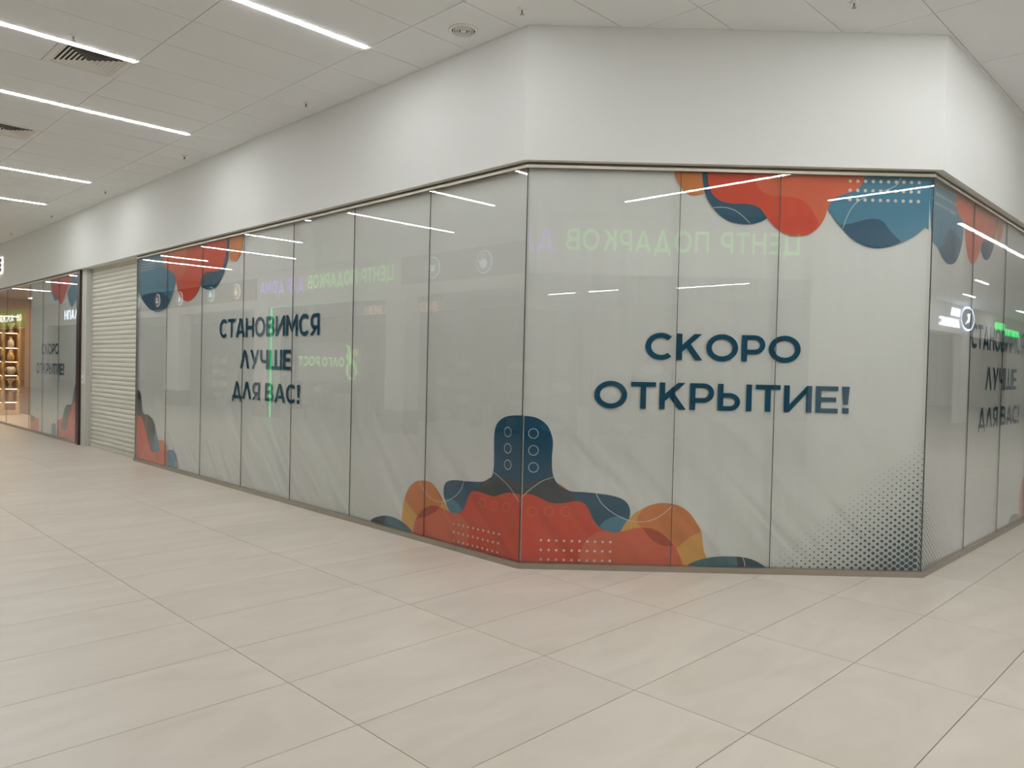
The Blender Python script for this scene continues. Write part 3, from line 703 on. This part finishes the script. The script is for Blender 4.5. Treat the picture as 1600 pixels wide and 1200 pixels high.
ART['C'] = [
    ('blue', [(-0.016, 3.156), (0.111, 3.171), (0.72, 3.16), (0.723, 3.042), (0.798, 2.978), (0.957, 2.937), (0.954, 2.803), (0.875, 2.66), (0.772, 2.571), (0.63, 2.527), (0.487, 2.527), (0.343, 2.573), (0.237, 2.622), (0.101, 2.67)], {}),
    ('navy', [(0.305, 2.615), (0.433, 2.689), (0.511, 2.774), (0.578, 2.815), (0.706, 2.812), (0.823, 2.774), (0.939, 2.768), (0.875, 2.66), (0.772, 2.571), (0.63, 2.527), (0.487, 2.527), (0.343, 2.573)], {}),
    ('lightred', [(0.72, 3.16), (1.335, 3.168), (2.115, 3.165), (2.078, 3.072), (2.008, 2.95), (1.77, 2.891), (1.573, 2.842), (1.497, 2.75), (1.402, 2.651), (1.281, 2.605), (1.155, 2.627), (1.063, 2.718), (1.008, 2.845), (0.958, 2.926), (0.798, 2.978), (0.723, 3.042)], {}),
    ('navy', [(2.026, 3.163), (2.116, 3.152), (2.088, 3.073), (2.022, 2.952), (1.966, 2.834), (1.839, 2.726), (1.728, 2.692), (1.614, 2.705), (1.527, 2.759), (1.573, 2.84), (1.77, 2.891), (1.997, 2.955), (2.04, 3.066)], {}),
    ('orange', [(2.115, 3.165), (2.316, 3.165), (2.312, 3.056), (2.266, 2.986), (2.174, 2.923), (2.072, 2.941), (2.088, 3.073)], {}),
    ('dots', [(0.182, 3.114), (0.677, 3.115), (0.173, 2.964), (0.706, 2.964)], {'n': 10, 'm': 3, 'r': 0.0135}),
    ('darkteal', [(2.995, 0.017), (2.998, 0.071), (3.095, 0.107), (3.329, 0.105), (3.711, 0.019), (4.114, -0.045), (4.121, -0.091), (3.476, -0.067)], {}),
    ('lightred', [(3.458, 0.05), (3.435, 0.195), (3.496, 0.388), (3.633, 0.506), (3.948, 0.554), (4.24, 0.016), (4.261, -0.109), (3.716, -0.011)], {}),
    ('text4', [(1.309, 2.073), (1.337, 1.851), (3.394, 2.079), (3.431, 1.848)], {'s': 'СТАНОВИМСЯ'}),
    ('text4', [(1.826, 1.68), (1.855, 1.462), (3.086, 1.692), (3.12, 1.469)], {'s': 'ЛУЧШЕ'}),
    ('text4', [(1.631, 1.303), (1.658, 1.1), (3.256, 1.295), (3.29, 1.074)], {'s': 'ДЛЯ ВАС!'}),
]
ART['A2'] = [
    ('red', [(1.991, -0.082), (1.972, 0.366), (2.223, 0.393), (2.524, 0.524), (2.816, 0.651), (2.957, 0.768), (3.275, 0.826), (3.347, -0.075)], {}),
    ('slate', [(2.254, 0.202), (2.338, 0.4), (2.445, 0.587), (2.63, 0.686), (2.938, 0.701), (2.821, 0.541), (2.751, 0.448), (2.575, 0.202)], {}),
    ('darkteal', [(2.944, 0.741), (2.99, 0.857), (3.055, 1.013), (3.144, 1.103), (3.296, 1.172), (3.313, 0.763)], {}),
    ('blue', [(1.599, -0.021), (1.588, 0.236), (1.75, 0.282), (1.913, 0.258), (1.957, -0.039)], {}),
    ('lightred', [(-0.106, 0.272), (0.316, 0.323), (0.637, 0.294), (0.666, 0.026), (-0.191, 0.013)], {}),
    ('slate', [(-0.439, 1.226), (-0.295, 1.076), (-0.171, 0.674), (-0.015, 0.379), (0.316, 0.323), (0.275, 0.209), (-0.008, 0.228), (-0.397, 0.254)], {}),
    ('blue', [(1.472, 2.879), (1.61, 2.777), (1.747, 2.694), (1.943, 2.704), (1.838, 2.878), (1.637, 2.927)], {}),
    ('red', [(1.356, 3.213), (1.43, 3.054), (1.538, 2.895), (1.842, 2.765), (1.975, 2.702), (2.139, 2.602), (2.325, 2.686), (2.474, 2.825), (2.653, 2.942), (2.799, 3.041), (2.82, 3.237)], {}),
    ('blue', [(2.79, 3.239), (2.772, 2.971), (2.536, 2.822), (2.665, 2.634), (2.849, 2.527), (3.052, 2.616), (3.306, 2.727), (3.284, 3.255)], {}),
    ('text4', [(0.82, 1.861), (0.829, 1.639), (2.037, 1.848), (2.045, 1.642)], {'s': 'СКОРО'}),
    ('text4', [(0.434, 1.453), (0.443, 1.224), (2.409, 1.468), (2.418, 1.261)], {'s': 'ОТКРЫТИЕ!'}),
]
# ------------------------------------------------------------------ printed banners behind the glass
def smooth_loop(P, closed=True, sub=5):
    n = len(P); out = []
    rng = range(n) if closed else range(n - 1)
    def corner(i):
        if not closed and i in (0, n - 1): return True
        a, b, c = P[(i - 1) % n], P[i], P[(i + 1) % n]
        d1 = (b[0] - a[0], b[1] - a[1]); d2 = (c[0] - b[0], c[1] - b[1])
        l = math.hypot(*d1) * math.hypot(*d2)
        return l < 1e-9 or (d1[0] * d2[0] + d1[1] * d2[1]) / l < math.cos(math.radians(58))
    def tan(i, other):
        if corner(i): return (0, 0)
        a, b, c = P[(i - 1) % n], P[i], P[(i + 1) % n]
        l1 = math.dist(a, b); l2 = math.dist(b, c); lo = math.dist(P[i], P[other])
        return ((c[0] - a[0]) / (l1 + l2) * lo, (c[1] - a[1]) / (l1 + l2) * lo)
    for i in rng:
        j = (i + 1) % n
        t0, t1 = tan(i, j), tan(j, i)
        ci, cj = corner(i), corner(j)
        for k in range(sub):
            s = k / sub
            if ci and cj:
                out.append((P[i][0] + (P[j][0] - P[i][0]) * s, P[i][1] + (P[j][1] - P[i][1]) * s)); continue
            h1 = 2 * s ** 3 - 3 * s ** 2 + 1; h2 = s ** 3 - 2 * s ** 2 + s; h3 = -2 * s ** 3 + 3 * s ** 2; h4 = s ** 3 - s ** 2
            out.append(tuple(h1 * P[i][q] + h2 * t0[q] + h3 * P[j][q] + h4 * t1[q] for q in (0, 1)))
    if not closed: out.append(tuple(P[-1]))
    return out

def clip_rect(P, u0, u1, z0, z1):
    def cut(P, ax, val, keep_less):
        o = []
        for i in range(len(P)):
            a, b = P[i], P[(i + 1) % len(P)]
            ia = (a[ax] <= val) == keep_less or a[ax] == val; ib = (b[ax] <= val) == keep_less or b[ax] == val
            if ia: o.append(a)
            if ia != ib:
                s = (val - a[ax]) / (b[ax] - a[ax]); o.append((a[0] + (b[0] - a[0]) * s, a[1] + (b[1] - a[1]) * s))
        return o
    for ax, val, less in ((0, u0, False), (0, u1, True), (1, z0, False), (1, z1, True)):
        if len(P) < 3: return []
        P = cut(P, ax, val, less)
    return P

SHAPE = dict(red='red_wave', lightred='light_red_wave', orange='orange_mound', yellow='yellow_mound', navy='navy_shape', slate='slate_overlap',
             blue='blue_shape', teal='teal_hill', darkteal='dark_teal_hill', tealline='dark_teal_band', rust='rust_overlap')
BZ0, BZ1 = SILL - .01, ZG + .004
def banner(face, origin, th, width, label, ends=(0, 0)):
    e = empty('printed_banner', (origin[0], origin[1], 0), th)
    tag(e, label, 'banner')
    YB = .035                      # hangs this far behind the glass face
    u0, u1 = ends[0], width - ends[1]
    MB().box(u0, YB + .0005, BZ0, u1, YB + .0025, BZ1).obj('sheet', M['ink_sheet'], e)
    lay = YB
    def flat(name, P, mat):
        nonlocal lay
        lay -= .0003
        ar = sum(P[i][0] * P[(i + 1) % len(P)][1] - P[(i + 1) % len(P)][0] * P[i][1] for i in range(len(P)))
        if ar < 0: P = P[::-1]
        return mesh_obj(name, [(a, lay, b) for a, b in P], [list(range(len(P)))], mat, e)
    for kind, L, kw in ART.get(face, []):
        if kind in SHAPE:
            P = clip_rect(smooth_loop(L), u0 + .002, u1 - .002, BZ0 + .002, BZ1)
            if len(P) > 2: flat(SHAPE[kind], P, M['ink_' + kind])
        elif kind == 'line':
            P = smooth_loop(L, False, 6); v = []; f = []; hw = .0023
            lay -= .0003
            for i, p in enumerate(P):
                a, b = P[max(i - 1, 0)], P[min(i + 1, len(P) - 1)]
                d = math.dist(a, b) or 1; nx, nz = -(b[1] - a[1]) / d, (b[0] - a[0]) / d
                pu = min(max(p[0], u0), u1); pz = max(p[1], BZ0)
                v += [(pu - nx * hw, lay, pz - nz * hw), (pu + nx * hw, lay, pz + nz * hw)]
            for i in range(len(P) - 1): f.append([2 * i, 2 * i + 2, 2 * i + 3, 2 * i + 1])
            mesh_obj('thin_white_line', v, f, M['ink_line'], e)
        elif kind == 'circle':
            lay -= .0003; c = L[0]; v = []; f = []
            for q in ringp(c[0], c[1], kw['r'], kw['r'], .0052, 0, 360, 36):
                b = len(v); v += [(a, lay, z) for a, z in q]; f.append([b, b + 1, b + 2, b + 3])
            mesh_obj('ring_outline', v, f, M['ink_' + kw['c']], e)
        elif kind == 'dots':
            lay -= .0003; v = []; f = []; n, m, r = kw['n'], kw['m'], kw['r']
            for i in range(n):
                for j in range(m):
                    s = i / max(n - 1, 1); t = j / max(m - 1, 1)
                    c = [(L[0][q] * (1 - s) + L[1][q] * s) * (1 - t) + (L[2][q] * (1 - s) + L[3][q] * s) * t for q in (0, 1)]
                    if c[0] + r > u1 or c[0] - r < u0: continue
                    b = len(v); v += [(c[0] + r * math.cos(k * math.pi / 6), lay, c[1] + r * math.sin(k * math.pi / 6)) for k in range(12)]
                    f.append([b + k for k in range(12)])
            o = mesh_obj('dot_grid', v, f, M['ink_dots'], e); o['kind'] = 'stuff'
        elif kind in ('text', 'text4'):
            lay -= .0003
            if kind == 'text': (a, zt), (b, zb) = L
            else: a = (L[0][0] + L[1][0]) / 2; b = (L[2][0] + L[3][0]) / 2; zt = (L[0][1] + L[2][1]) / 2; zb = (L[1][1] + L[3][1]) / 2
            s = kw['s']
            if 'Д' in s: zb = zt - (zt - zb) / 1.09
            set_text(s, e, M['ink_text'], a, b, zb, zt, lay, t=.185 if s != 'СКОРО' else .19)
    return e, lay
def halftone(e, lay, fn, ua, ub, mat):
    v = []; f = []
    for j in range(0, 60):
        z = .03 + j * .0243
        for i in range(-2, 60):
            u = ua + i * .0665 + (.03325 if j % 2 else 0)
            if u < ua + .004 or u > ub - .004: continue
            r = fn(u, z)
            if r < .0022: continue
            r = min(r, u - ua, ub - u, z - BZ0)
            if r < .001: continue
            b = len(v); v += [(u + r * 1.12 * math.cos(k * math.pi / 4 + .39), lay - .0004, z + r * math.sin(k * math.pi / 4 + .39)) for k in range(8)]
            f.append([b + k for k in range(8)])
    o = mesh_obj('halftone_dots', v, f, mat, e); o['kind'] = 'stuff'
eA, _ = banner('A', (AX, Y_SH0), -math.pi / 2, Y_SH0 - AB.y, 'long printed banner reading СТАНОВИМСЯ ЛУЧШЕ ДЛЯ ВАС behind the left window', (.003, .016))
eB, lb = banner('B', tuple(AB), -math.pi / 4, BW, 'printed banner with large СКОРО ОТКРЫТИЕ lettering in the corner window', (.016, .016))
eC, lc = banner('C', tuple(BC), 0.0, 7.0, 'printed banner receding along the window right of the corner', (.016, 0))
eD, _ = banner('A2', (AX, Y_FILM), -math.pi / 2, Y_FILM - Y_POST, 'СКОРО ОТКРЫТИЕ banner in the window between the maroon post and the lit shop', (0, .004))
def fB(u, z):
    ln = Vector((1.36, 1.12)).normalized(); d = Vector((u - 1.80, z - .08)); s = (d.x * ln.y - d.y * ln.x)
    return .0195 * max(0, s / .90) ** .95 if s > 0 else 0
def fC(u, z):
    ln = Vector((1.22, -1.0)).normalized(); d = Vector((u, z - 1.12)); s = -(d.x * ln.y - d.y * ln.x)
    s = -s
    s = (1.12 * (1 - u / 1.3) - z) * .76
    return .018 * max(0, s / .85) ** .95 if s > 0 else 0
halftone(eB, lb, fB, 0, BW, M['ink_half'])
halftone(eC, lc, fC, 0, 1.4, M['ink_half'])

# ------------------------------------------------------------------ lit shop beyond the shutter: shelves, goods, door pull, sign
M['wood'] = plain('cream_shelf', srgb(226, 196, 150), 0.5, var=0.08, scale=8)
M['warmled'] = plain('warm_shelf_light', (0.9, .8, .6, 1), 0.5, var=0, emit=(1.0, .78, .48), estr=22.0)
M['backp'] = plain('shelf_back_panel', srgb(150, 104, 70), 0.7, var=0.1)
sf = empty('display_shelf', (4.95, 24.0, 0))
tag(sf, 'warm lit display shelving with ornaments inside the farther shop', 'shelf')
for x in (-.46, -.06, .30): box('upright', (x - .02, 0, 0, x + .02, .34, 2.66), M['wood'], sf)
box('back_panel', (-.44, .345, .05, .32, .36, 2.64), M['backp'], sf)
LEV = [.37, .73, 1.09, 1.46, 1.83, 2.23]
for z in LEV:
    for a, b in ((-.438, -.082), (-.038, .278)):
        s_ = box('shelf_board', (a, 0, z - .02, b, .34, z), M['wood'], sf)
        box('shelf_light', (a + .03, .05, z - .028, b - .03, .08, z - .0205), M['warmled'], s_)
tp = box('top_board', (-.48, 0, 2.662, .32, .36, 2.70), M['wood'], sf)
box('shelf_light', (-.42, .05, 2.653, .26, .09, 2.6615), M['warmled'], tp)
box('base', (-.438, 0.02, .0, .278, .34, .12), M['wood'], sf)
GM = [plain('glaze_%d' % k, srgb(*c), 0.25) for k, c in enumerate([(232, 220, 204), (214, 186, 140), (120, 82, 62), (238, 234, 226), (176, 132, 84), (96, 74, 66)])]
VAS = [[(.045, 0), (.075, .05), (.085, .11), (.05, .19), (.03, .23), (.045, .26)], [(.05, 0), (.10, .06), (.115, .12), (.09, .17), (.06, .19)],
       [(.035, 0), (.05, .02), (.02, .06), (.03, .12), (.085, .20), (.09, .22)], [(.06, 0), (.065, .03), (.065, .15), (.03, .18), (.03, .24), (.04, .25)]]
GN = [('vase', 'vase'), ('bowl', 'bowl'), ('goblet', 'goblet'), ('bottle', 'bottle')]
COLN = ['ivory', 'honey coloured', 'brown', 'white', 'tan', 'dark brown']
ROW = ['bottom', 'second', 'third', 'fourth', 'fifth', 'top']
q = 0
for li, z in enumerate(LEV):
    for x in (-.26, .12):
        k = (q * 3 + li) % 4; c = (0, 3, 1, 3, 0, 4)[(q * 5 + li) % 6]; q += 1
        s_ = 1.15
        o = MB().lathe([(r * s_, h * s_) for r, h in VAS[k]], 18).obj(GN[k][0], GM[c], None, True)
        o.location = (4.95 + x, 24.15, z + .0005)
        side = {-.26: 'behind the divider', .12: 'by the outer upright'}[x]
        tag(o, '%s %s on the %s lit shelf, %s' % (COLN[c], GN[k][1], ROW[li], side), GN[k][1], 'ornaments on the lit shelving')
pl = empty('door_pull', (AX - .06, 19.9, .80)); tag(pl, 'chrome bar door pull on the clear glass beyond the shutter', 'handle')
MB().tube([(0, -.3, 0), (0, .3, 0)], .014, 10).obj('bar', M['chrome'], pl, True)
for y in (-.2, .2): MB().tube([(.0, y, 0), (.058, y, 0)], .009, 8).obj('standoff', M['chrome'], pl, True)
M['signdark'] = plain('dark_sign_face', srgb(48, 34, 36), 0.5)
M['halo'] = plain('halo_backlight', (.9, .85, .8, 1), 0.5, var=0, emit=(1, .9, .78), estr=1.3)
sg = empty('shop_sign', (AX - HO, 21.75, 3.54), -math.pi / 2); tag(sg, 'dark raised letters with a glowing white outline high on the bulkhead', 'sign')
set_text('ИЕ', sg, M['signdark'], .38, .85, 0, .30, -.05, t=.30, gap=.14, depth=.018)
set_text('ИЕ', sg, M['halo'], .34, .89, -.04, .34, -.03, t=.40, gap=.02, depth=.015, name='glow_edge')
M['warmpanel'] = plain('warm_panel_light', (.9, .8, .6, 1), .5, var=0, emit=(1.0, .80, .55), estr=24.0)
for k in range(3):
    e = empty('shop_ceiling_light', (5.6, 20.2 + 1.5 * k, ZS - .03)); tag(e, 'warm square ceiling light inside the farther lit shop', 'light', 'warm lights in the farther shop')
    box('frame', (-.31, -.31, 0, .31, .31, .03), M['housing'], e); box('panel', (-.28, -.28, -.006, .28, .28, -.0005), M['warmpanel'], e)
M['warmwall'] = plain('warm_shop_wall', srgb(206, 170, 132), .8)
tag(MB().box(AX + .3, 24.6, 0, 8.5, 24.8, ZS).box(8.5, 18.8, 0, 8.7, 24.8, ZS).box(AX + .06, 18.82, 0, 8.5, 18.9, ZS).obj('wall_lit_shop', M['warmwall']), 'warm beige inner walls of the farther lit shop', kind='structure')
tag(box('ceiling_lit_shop', (AX + .26, 18.8, ZS, 8.7, 24.8, ZS + .1), M['warmwall']), 'flat ceiling of the farther lit shop', kind='structure')

# ------------------------------------------------------------------ shop row across the corridor (seen as reflections)
def lit(name, c, s): return plain(name, srgb(*c), .5, var=0, emit=srgb(*c), estr=s)
M['sgreen'] = lit('sign_green', (150, 215, 130), 2.0); M['spurple'] = lit('sign_purple', (170, 130, 225), 1.9)
M['ledgreen'] = lit('led_green', (40, 230, 130), 3.2); M['sbright'] = lit('sign_bright_green', (60, 210, 110), 1.6)
M['swhite'] = lit('sign_white', (225, 238, 255), 2.4); M['sbeige'] = lit('sign_beige', (214, 176, 150), 1.5); M['syellow'] = lit('sign_yellow', (235, 205, 90), .9)
def gift_sign(origin, th, label, span1, span2):
    e = empty('shop_sign', origin, th); tag(e, label, 'sign')
    set_text('ЦЕНТР ПОДАРКОВ', e, M['sgreen'], 0, span1, 0, .36, -.010, t=.18, gap=.2, depth=.006)
    set_text('ДЛЯ ДОМА', e, M['spurple'], span1 + .2, span1 + .2 + span2, 0, .36, -.010, t=.18, gap=.2, depth=.006)
gift_sign((WX, 14.54, 3.57), math.pi / 2, 'green and purple ЦЕНТР ПОДАРКОВ ДЛЯ ДОМА letters on the long opposite bulkhead', 3.8, 2.54)
gift_sign((2.785, CH - 2.785, 3.57), 3 * math.pi / 4, 'green and purple ЦЕНТР ПОДАРКОВ ДЛЯ ДОМА letters on the angled bulkhead opposite the corner window', 3.9, 2.3)
M['fascia'] = plain('grey_fascia', srgb(122, 116, 105), .7, var=.06, scale=9)
for a, b, lab in ((8.2, 14.2, 'grey fascia board with two round icons above the kitchenware shop'), (21.3, 32.5, 'long grey fascia board with five round icons')):
    tag(box('fascia_board', (WX + .001, a, 3.43, WX + .03, b, 4.05), M['fascia']), lab, 'fascia')
M['iwhite'] = lit('icon_white', (225, 232, 235), 1.5)
def icon(y, z, col, kind, label):
    e = empty('icon_sign', (WX + .031, y, z), math.pi / 2); tag(e, label, 'sign', 'round icon signs')
    r = .235
    def disc(name, rr, yy, m):
        n = 32; v = [(rr * math.cos(2 * math.pi * k / n), yy, rr * math.sin(2 * math.pi * k / n)) for k in range(n)]
        v += [(a, yy + .012, c) for a, _, c in v]
        f = [list(range(n)), list(range(n, 2 * n))[::-1]] + [[k, n + k, n + (k + 1) % n, (k + 1) % n] for k in range(n)]
        return mesh_obj(name, v, f, m, e)
    disc('rim', r, -.014, M['iwhite']); disc('face', r * .9, -.028, lit('icon_' + label.split()[1], tuple(int(c * .8) for c in col), .8))
    P = []
    if kind == 'teapot': P = ringp(.0, -.04, .11, .10, .105, 0, 360, 20) + ringp(0, .07, .085, .085, .016, 0, 180) + [[(.08, -.04), (.17, .03), (.15, .05), (.06, .0)], rc(-.03, .05, .03, .075)]
    elif kind == 'pan': P = [rc(-.12, .02, .12, .05)] + ringp(0, .01, .10, .10, .095, 180, 360, 14) + [[(-.06, -.08), (-.04, -.08), (-.06, -.14), (-.08, -.14)], [(.06, -.08), (.04, -.08), (.06, -.14), (.08, -.14)]]
    elif kind == 'box': P = [rc(-.09, -.11, .09, .03), rc(-.04, .05, .04, .12)]
    elif kind == 'can': P = [rc(-.06, -.12, .06, .04)] + ringp(0, .06, .06, .06, .02, 0, 180)
    elif kind == 'leaf': P = ringp(0, .04, .06, .06, .055, 0, 360, 14) + ringp(-.06, -.04, .06, .06, .055, 0, 360, 14) + ringp(.06, -.04, .06, .06, .055, 0, 360, 14) + [rc(-.01, -.13, .01, 0)]
    else: P = [rc(-.10, -.10, .10, -.02), rc(-.10, .01, .10, .03), rc(-.10, .05, .10, .08)]
    v = []; f = []
    for p in P:
        b = len(v); v += [(a, -.0285, c) for a, c in p]; f.append([b + i for i in range(len(p))])
    mesh_obj('pictogram', v, f, M['iwhite'], e)
icon(11.43, 3.73, (150, 125, 165), 'teapot', 'round purple icon sign with a white teapot'); icon(13.07, 3.74, (135, 165, 140), 'pan', 'round green icon sign with a white cooking pot')
icon(22.44, 3.73, (225, 180, 90), 'box', 'round yellow icon sign on the long grey fascia'); icon(24.25, 3.74, (70, 165, 125), 'leaf', 'round emerald icon sign with a white clover shape')
icon(26.86, 3.74, (90, 130, 150), 'can', 'round blue icon sign with a white can'); icon(28.84, 3.76, (215, 145, 80), 'stack', 'round orange icon sign with white bars'); icon(30.9, 3.77, (110, 180, 140), 'leaf', 'round mint icon sign at the far end of the fascia')
lf = empty('light_frame', (WX + .0, 20.4, 0)); tag(lf, 'thin glowing green light strip framing a shop front opening', 'light')
box('upright_strip', (-.02, -.025, .02, .012, .0, 3.15), M['ledgreen'], lf); box('top_strip', (-.02, -5.6, 3.152, .012, .0, 3.164), lit('led_green_dim', (110, 225, 190), 1.3), lf)
# logo of the shop inside the green frame
vg = empty('shop_logo', (WX - .12, 16.05, 1.42), math.pi / 2); tag(vg, 'green ВолгоРост logo with a looped first letter and yellow dot', 'sign')
set_text('ОЛГО', vg, M['sgreen'], .62, 1.66, .10, .34, -.03, t=.2, gap=.2, depth=.006)
set_text('РОСТ', vg, M['sgreen'], 1.80, 2.86, .10, .36, -.03, t=.2, gap=.2, depth=.006)
lp = MB(); pts = [(.50, 0, .62), (.42, 0, .60), (.40, 0, .48), (.30, 0, .30), (.12, 0, .10), (.08, 0, -.06), (.20, 0, -.20), (.38, 0, -.19), (.48, 0, -.04), (.46, 0, .12), (.34, 0, .20), (.44, 0, .32), (.50, 0, .40)]
lp.tube([(a, -.03, c) for a, _, c in pts], .035, 8).obj('looped_letter', M['sgreen'], vg, True)
MB().lathe([(.001, -.10), (.07, -.07), (.10, 0), (.07, .07), (.001, .10)], 16, .12, -.03, .46).obj('yellow_dot', M['syellow'], vg, True)
box('carrier_panel', (-.1, .0, -.32, 2.95, .012, .72), plain('clear_grey_panel', srgb(150, 148, 142), .4), vg)
box('carrier_post', (.3, .0, -1.42, .34, .012, -.32), M['steel'], vg); box('carrier_post', (2.5, .0, -1.42, 2.54, .012, -.32), M['steel'], vg)
kt = empty('shop_lettering', (WX - .3, 0, 2.83), math.pi / 2); tag(kt, 'pale beige serif letters hanging inside the kitchenware shop front', 'sign')
set_text('HENLAN'.replace('H', 'Н').replace('E', 'Е').replace('A', 'А'), kt, M['sbeige'], 14.84, 16.1, 0, .21, 0, t=.16, gap=.14, depth=.02, mirror=True)
set_text('ОМЕ', kt, M['sbeige'], 13.24, 13.88, 0, .21, 0, t=.16, gap=.14, depth=.02, mirror=True)
box('hanging_rail', (13.2, .021, .22, 16.2, .04, .34), plain('rail_grey', srgb(140, 134, 124), .6), kt)
np_ = empty('shop_sign', (WX, 38.5, 3.40), math.pi / 2); tag(np_, 'bright white lit letters far along the opposite bulkhead', 'sign')
set_text('ЛАПН', np_, M['swhite'], 0, 2.05, 0, .42, -.012, t=.15, gap=.26, depth=.008)
gs = empty('shop_sign', (WX, 47.5, 3.32), math.pi / 2); tag(gs, 'green lit sign board with small white marks far down the corridor', 'sign')
box('board', (0, -.05, -.1, 6.0, 0, .85), lit('board_green', (30, 130, 60), .7), gs)
set_text('СО', gs, M['swhite'], .5, 1.5, .25, .6, -.06, t=.14, gap=.25, depth=.006); set_text('АЛЛА', gs, M['swhite'], 2.2, 5.2, .25, .6, -.06, t=.14, gap=.25, depth=.006)
# side passage signs
em = empty('shop_sign', (31.9, SY, 3.36), math.pi); tag(em, 'white halo-lit sign with a round emblem across the side passage', 'sign')
n = 28
MB().lathe([(.40, 0), (.40, .05)], n).obj('emblem_disc', plain('emblem_grey', srgb(120, 135, 150), .5), em).matrix_local = Matrix.Translation((.8, -.0, .40)) @ Matrix.Diagonal((1.95, 1, 1, 1)) @ Matrix.Rotation(math.pi / 2, 4, 'X')
v = []; f = []
for qd in ringp(.8, .40, .86, .44, .07, 0, 360, 30):
    b = len(v); v += [(a, -.055, c) for a, c in qd]; f.append([b, b + 1, b + 2, b + 3])
mesh_obj('emblem_ring', v, f, M['swhite'], em)
mesh_obj('emblem_mark', [(.5, -.056, .62), (.94, -.056, .55), (.74, -.056, .42), (1.14, -.056, .18), (.6, -.056, .30), (.82, -.056, .46)], [[0, 5, 1], [0, 4, 5], [4, 3, 2], [4, 2, 5]], M['swhite'], em)
set_text('ЕВА', em, M['swhite'], 1.75, 2.7, .42, .68, -.05, t=.2, depth=.04); set_text('АПШС', em, M['swhite'], 1.75, 4.0, .02, .30, -.05, t=.2, depth=.04)
gg = empty('shop_sign', (39.4, SY, 3.45), math.pi); tag(gg, 'bright green lit letters in two lines across the side passage', 'sign')
set_text('АПТН', gg, M['sbright'], 0, 2.4, 0, .26, -.05, t=.2, depth=.04); set_text('НШ', gg, M['sbright'], 2.7, 4.3, .16, .44, -.05, t=.24, depth=.04)
# racks with goods in the opposite shops
M['rack'] = plain('rack_grey', srgb(150, 146, 138), .5); 
def make_rack():
    e = empty('shop_rack')
    for x in (-.95, .95): box('upright', (x - .025, -.2, 0, x + .025, .2, 1.9), M['rack'], e)
    box('back', (-.924, .17, .1, .924, .19, 1.88), plain('rack_back', srgb(128, 120, 108), .7), e)
    for z in (.15, .6, 1.05, 1.5): box('shelf_board', (-.924, -.2, z - .025, .924, .169, z), M['rack'], e)
    return e
rk = make_rack()
RK = [(-4.6, 10.2, 1.57), (-4.6, 12.6, 1.57), (-5.2, 16.0, 1.57), (-5.2, 18.4, 1.57), (-5.0, 23.0, 1.57), (-5.0, 25.4, 1.57), (-5.0, 30.0, 1.57), (-3.4, -4.2, 2.36), (-1.8, -5.8, 2.36), (-5.4, -6.6, 2.36), (-3.6, -8.4, 2.36)]
PILM = [plain('goods_%d' % k, srgb(*c), .8) for k, c in enumerate([(205, 196, 180), (176, 150, 130), (196, 186, 120), (150, 160, 150)])]
def lump(w, d, h):
    m = MB(); n = 14; prof = []
    for k in range(7):
        a = -math.pi / 2 + math.pi * k / 6; prof.append((max(.02, math.cos(a)), math.sin(a)))
    m.lathe(prof, n); m.v = [(x * w, y * d, (z + 1) * h / 2) for x, y, z in m.v]; return m
cush = lump(.26, .15, .24).obj('cushion', PILM[0], None, True); bxs = MB().box(-.16, -.12, 0, .16, .12, .22).box(-.165, -.125, .16, .165, .125, .23).obj('storage_box', PILM[1])
cu_used = bx_used = False
for i, (x, y, a) in enumerate(RK):
    e = rk if i == 0 else copy_tree(rk)
    e.location = (x, y, 0); e.rotation_euler = (0, 0, a)
    tag(e, 'grey shelving rack inside the shops opposite the glass', 'rack', 'racks in the opposite shops')
    for j, z in enumerate((.15, .6, 1.05, 1.5)):
        for xx in (-.5, .35):
            kind = (i + j + (xx > 0)) % 2
            src = cush if kind else bxs
            if (kind and not cu_used) or (not kind and not bx_used): o = src
            else: o = share(src, src.name.split('.')[0])
            if kind: cu_used = True
            else: bx_used = True
            p = Matrix.Rotation(a, 4, 'Z') @ Vector((xx + .1 * math.sin(i * 3 + j), -.03, 0))
            o.location = (x + p.x, y + p.y, z + .0005); o.rotation_euler = (0, 0, a)
            tag(o, 'pale cushion on an opposite shop rack' if kind else 'brown lidded box on an opposite shop rack', 'cushion' if kind else 'box', 'cushions on the opposite racks' if kind else 'boxes on the opposite racks')
M['spot'] = lit('spot_glow', (255, 240, 220), 14.0)
def make_spot():
    e = empty('spotlight')
    MB().tube([(0, 0, .0), (0, 0, -.45)], .012, 8).obj('stem', M['rack'], e); MB().lathe([(.045, -.56), (.05, -.45)], 14).obj('can', M['rack'], e); MB().lathe([(.036, -.566), (.036, -.5605)], 14).obj('lens', M['spot'], e)
    return e
s0 = make_spot(); first = True
for y in (11.0, 12.4, 13.4, 15.3, 16.4, 17.3, 18.8, 22.2, 24.6, 26.3, 29.2):
    e = s0 if first else copy_tree(s0); first = False
    e.location = (WX - .8 - .4 * (int(y * 7) % 3), y, ZC); tag(e, 'small bright spotlight on a stem in the opposite shops', 'spotlight', 'spotlights in the opposite shops')
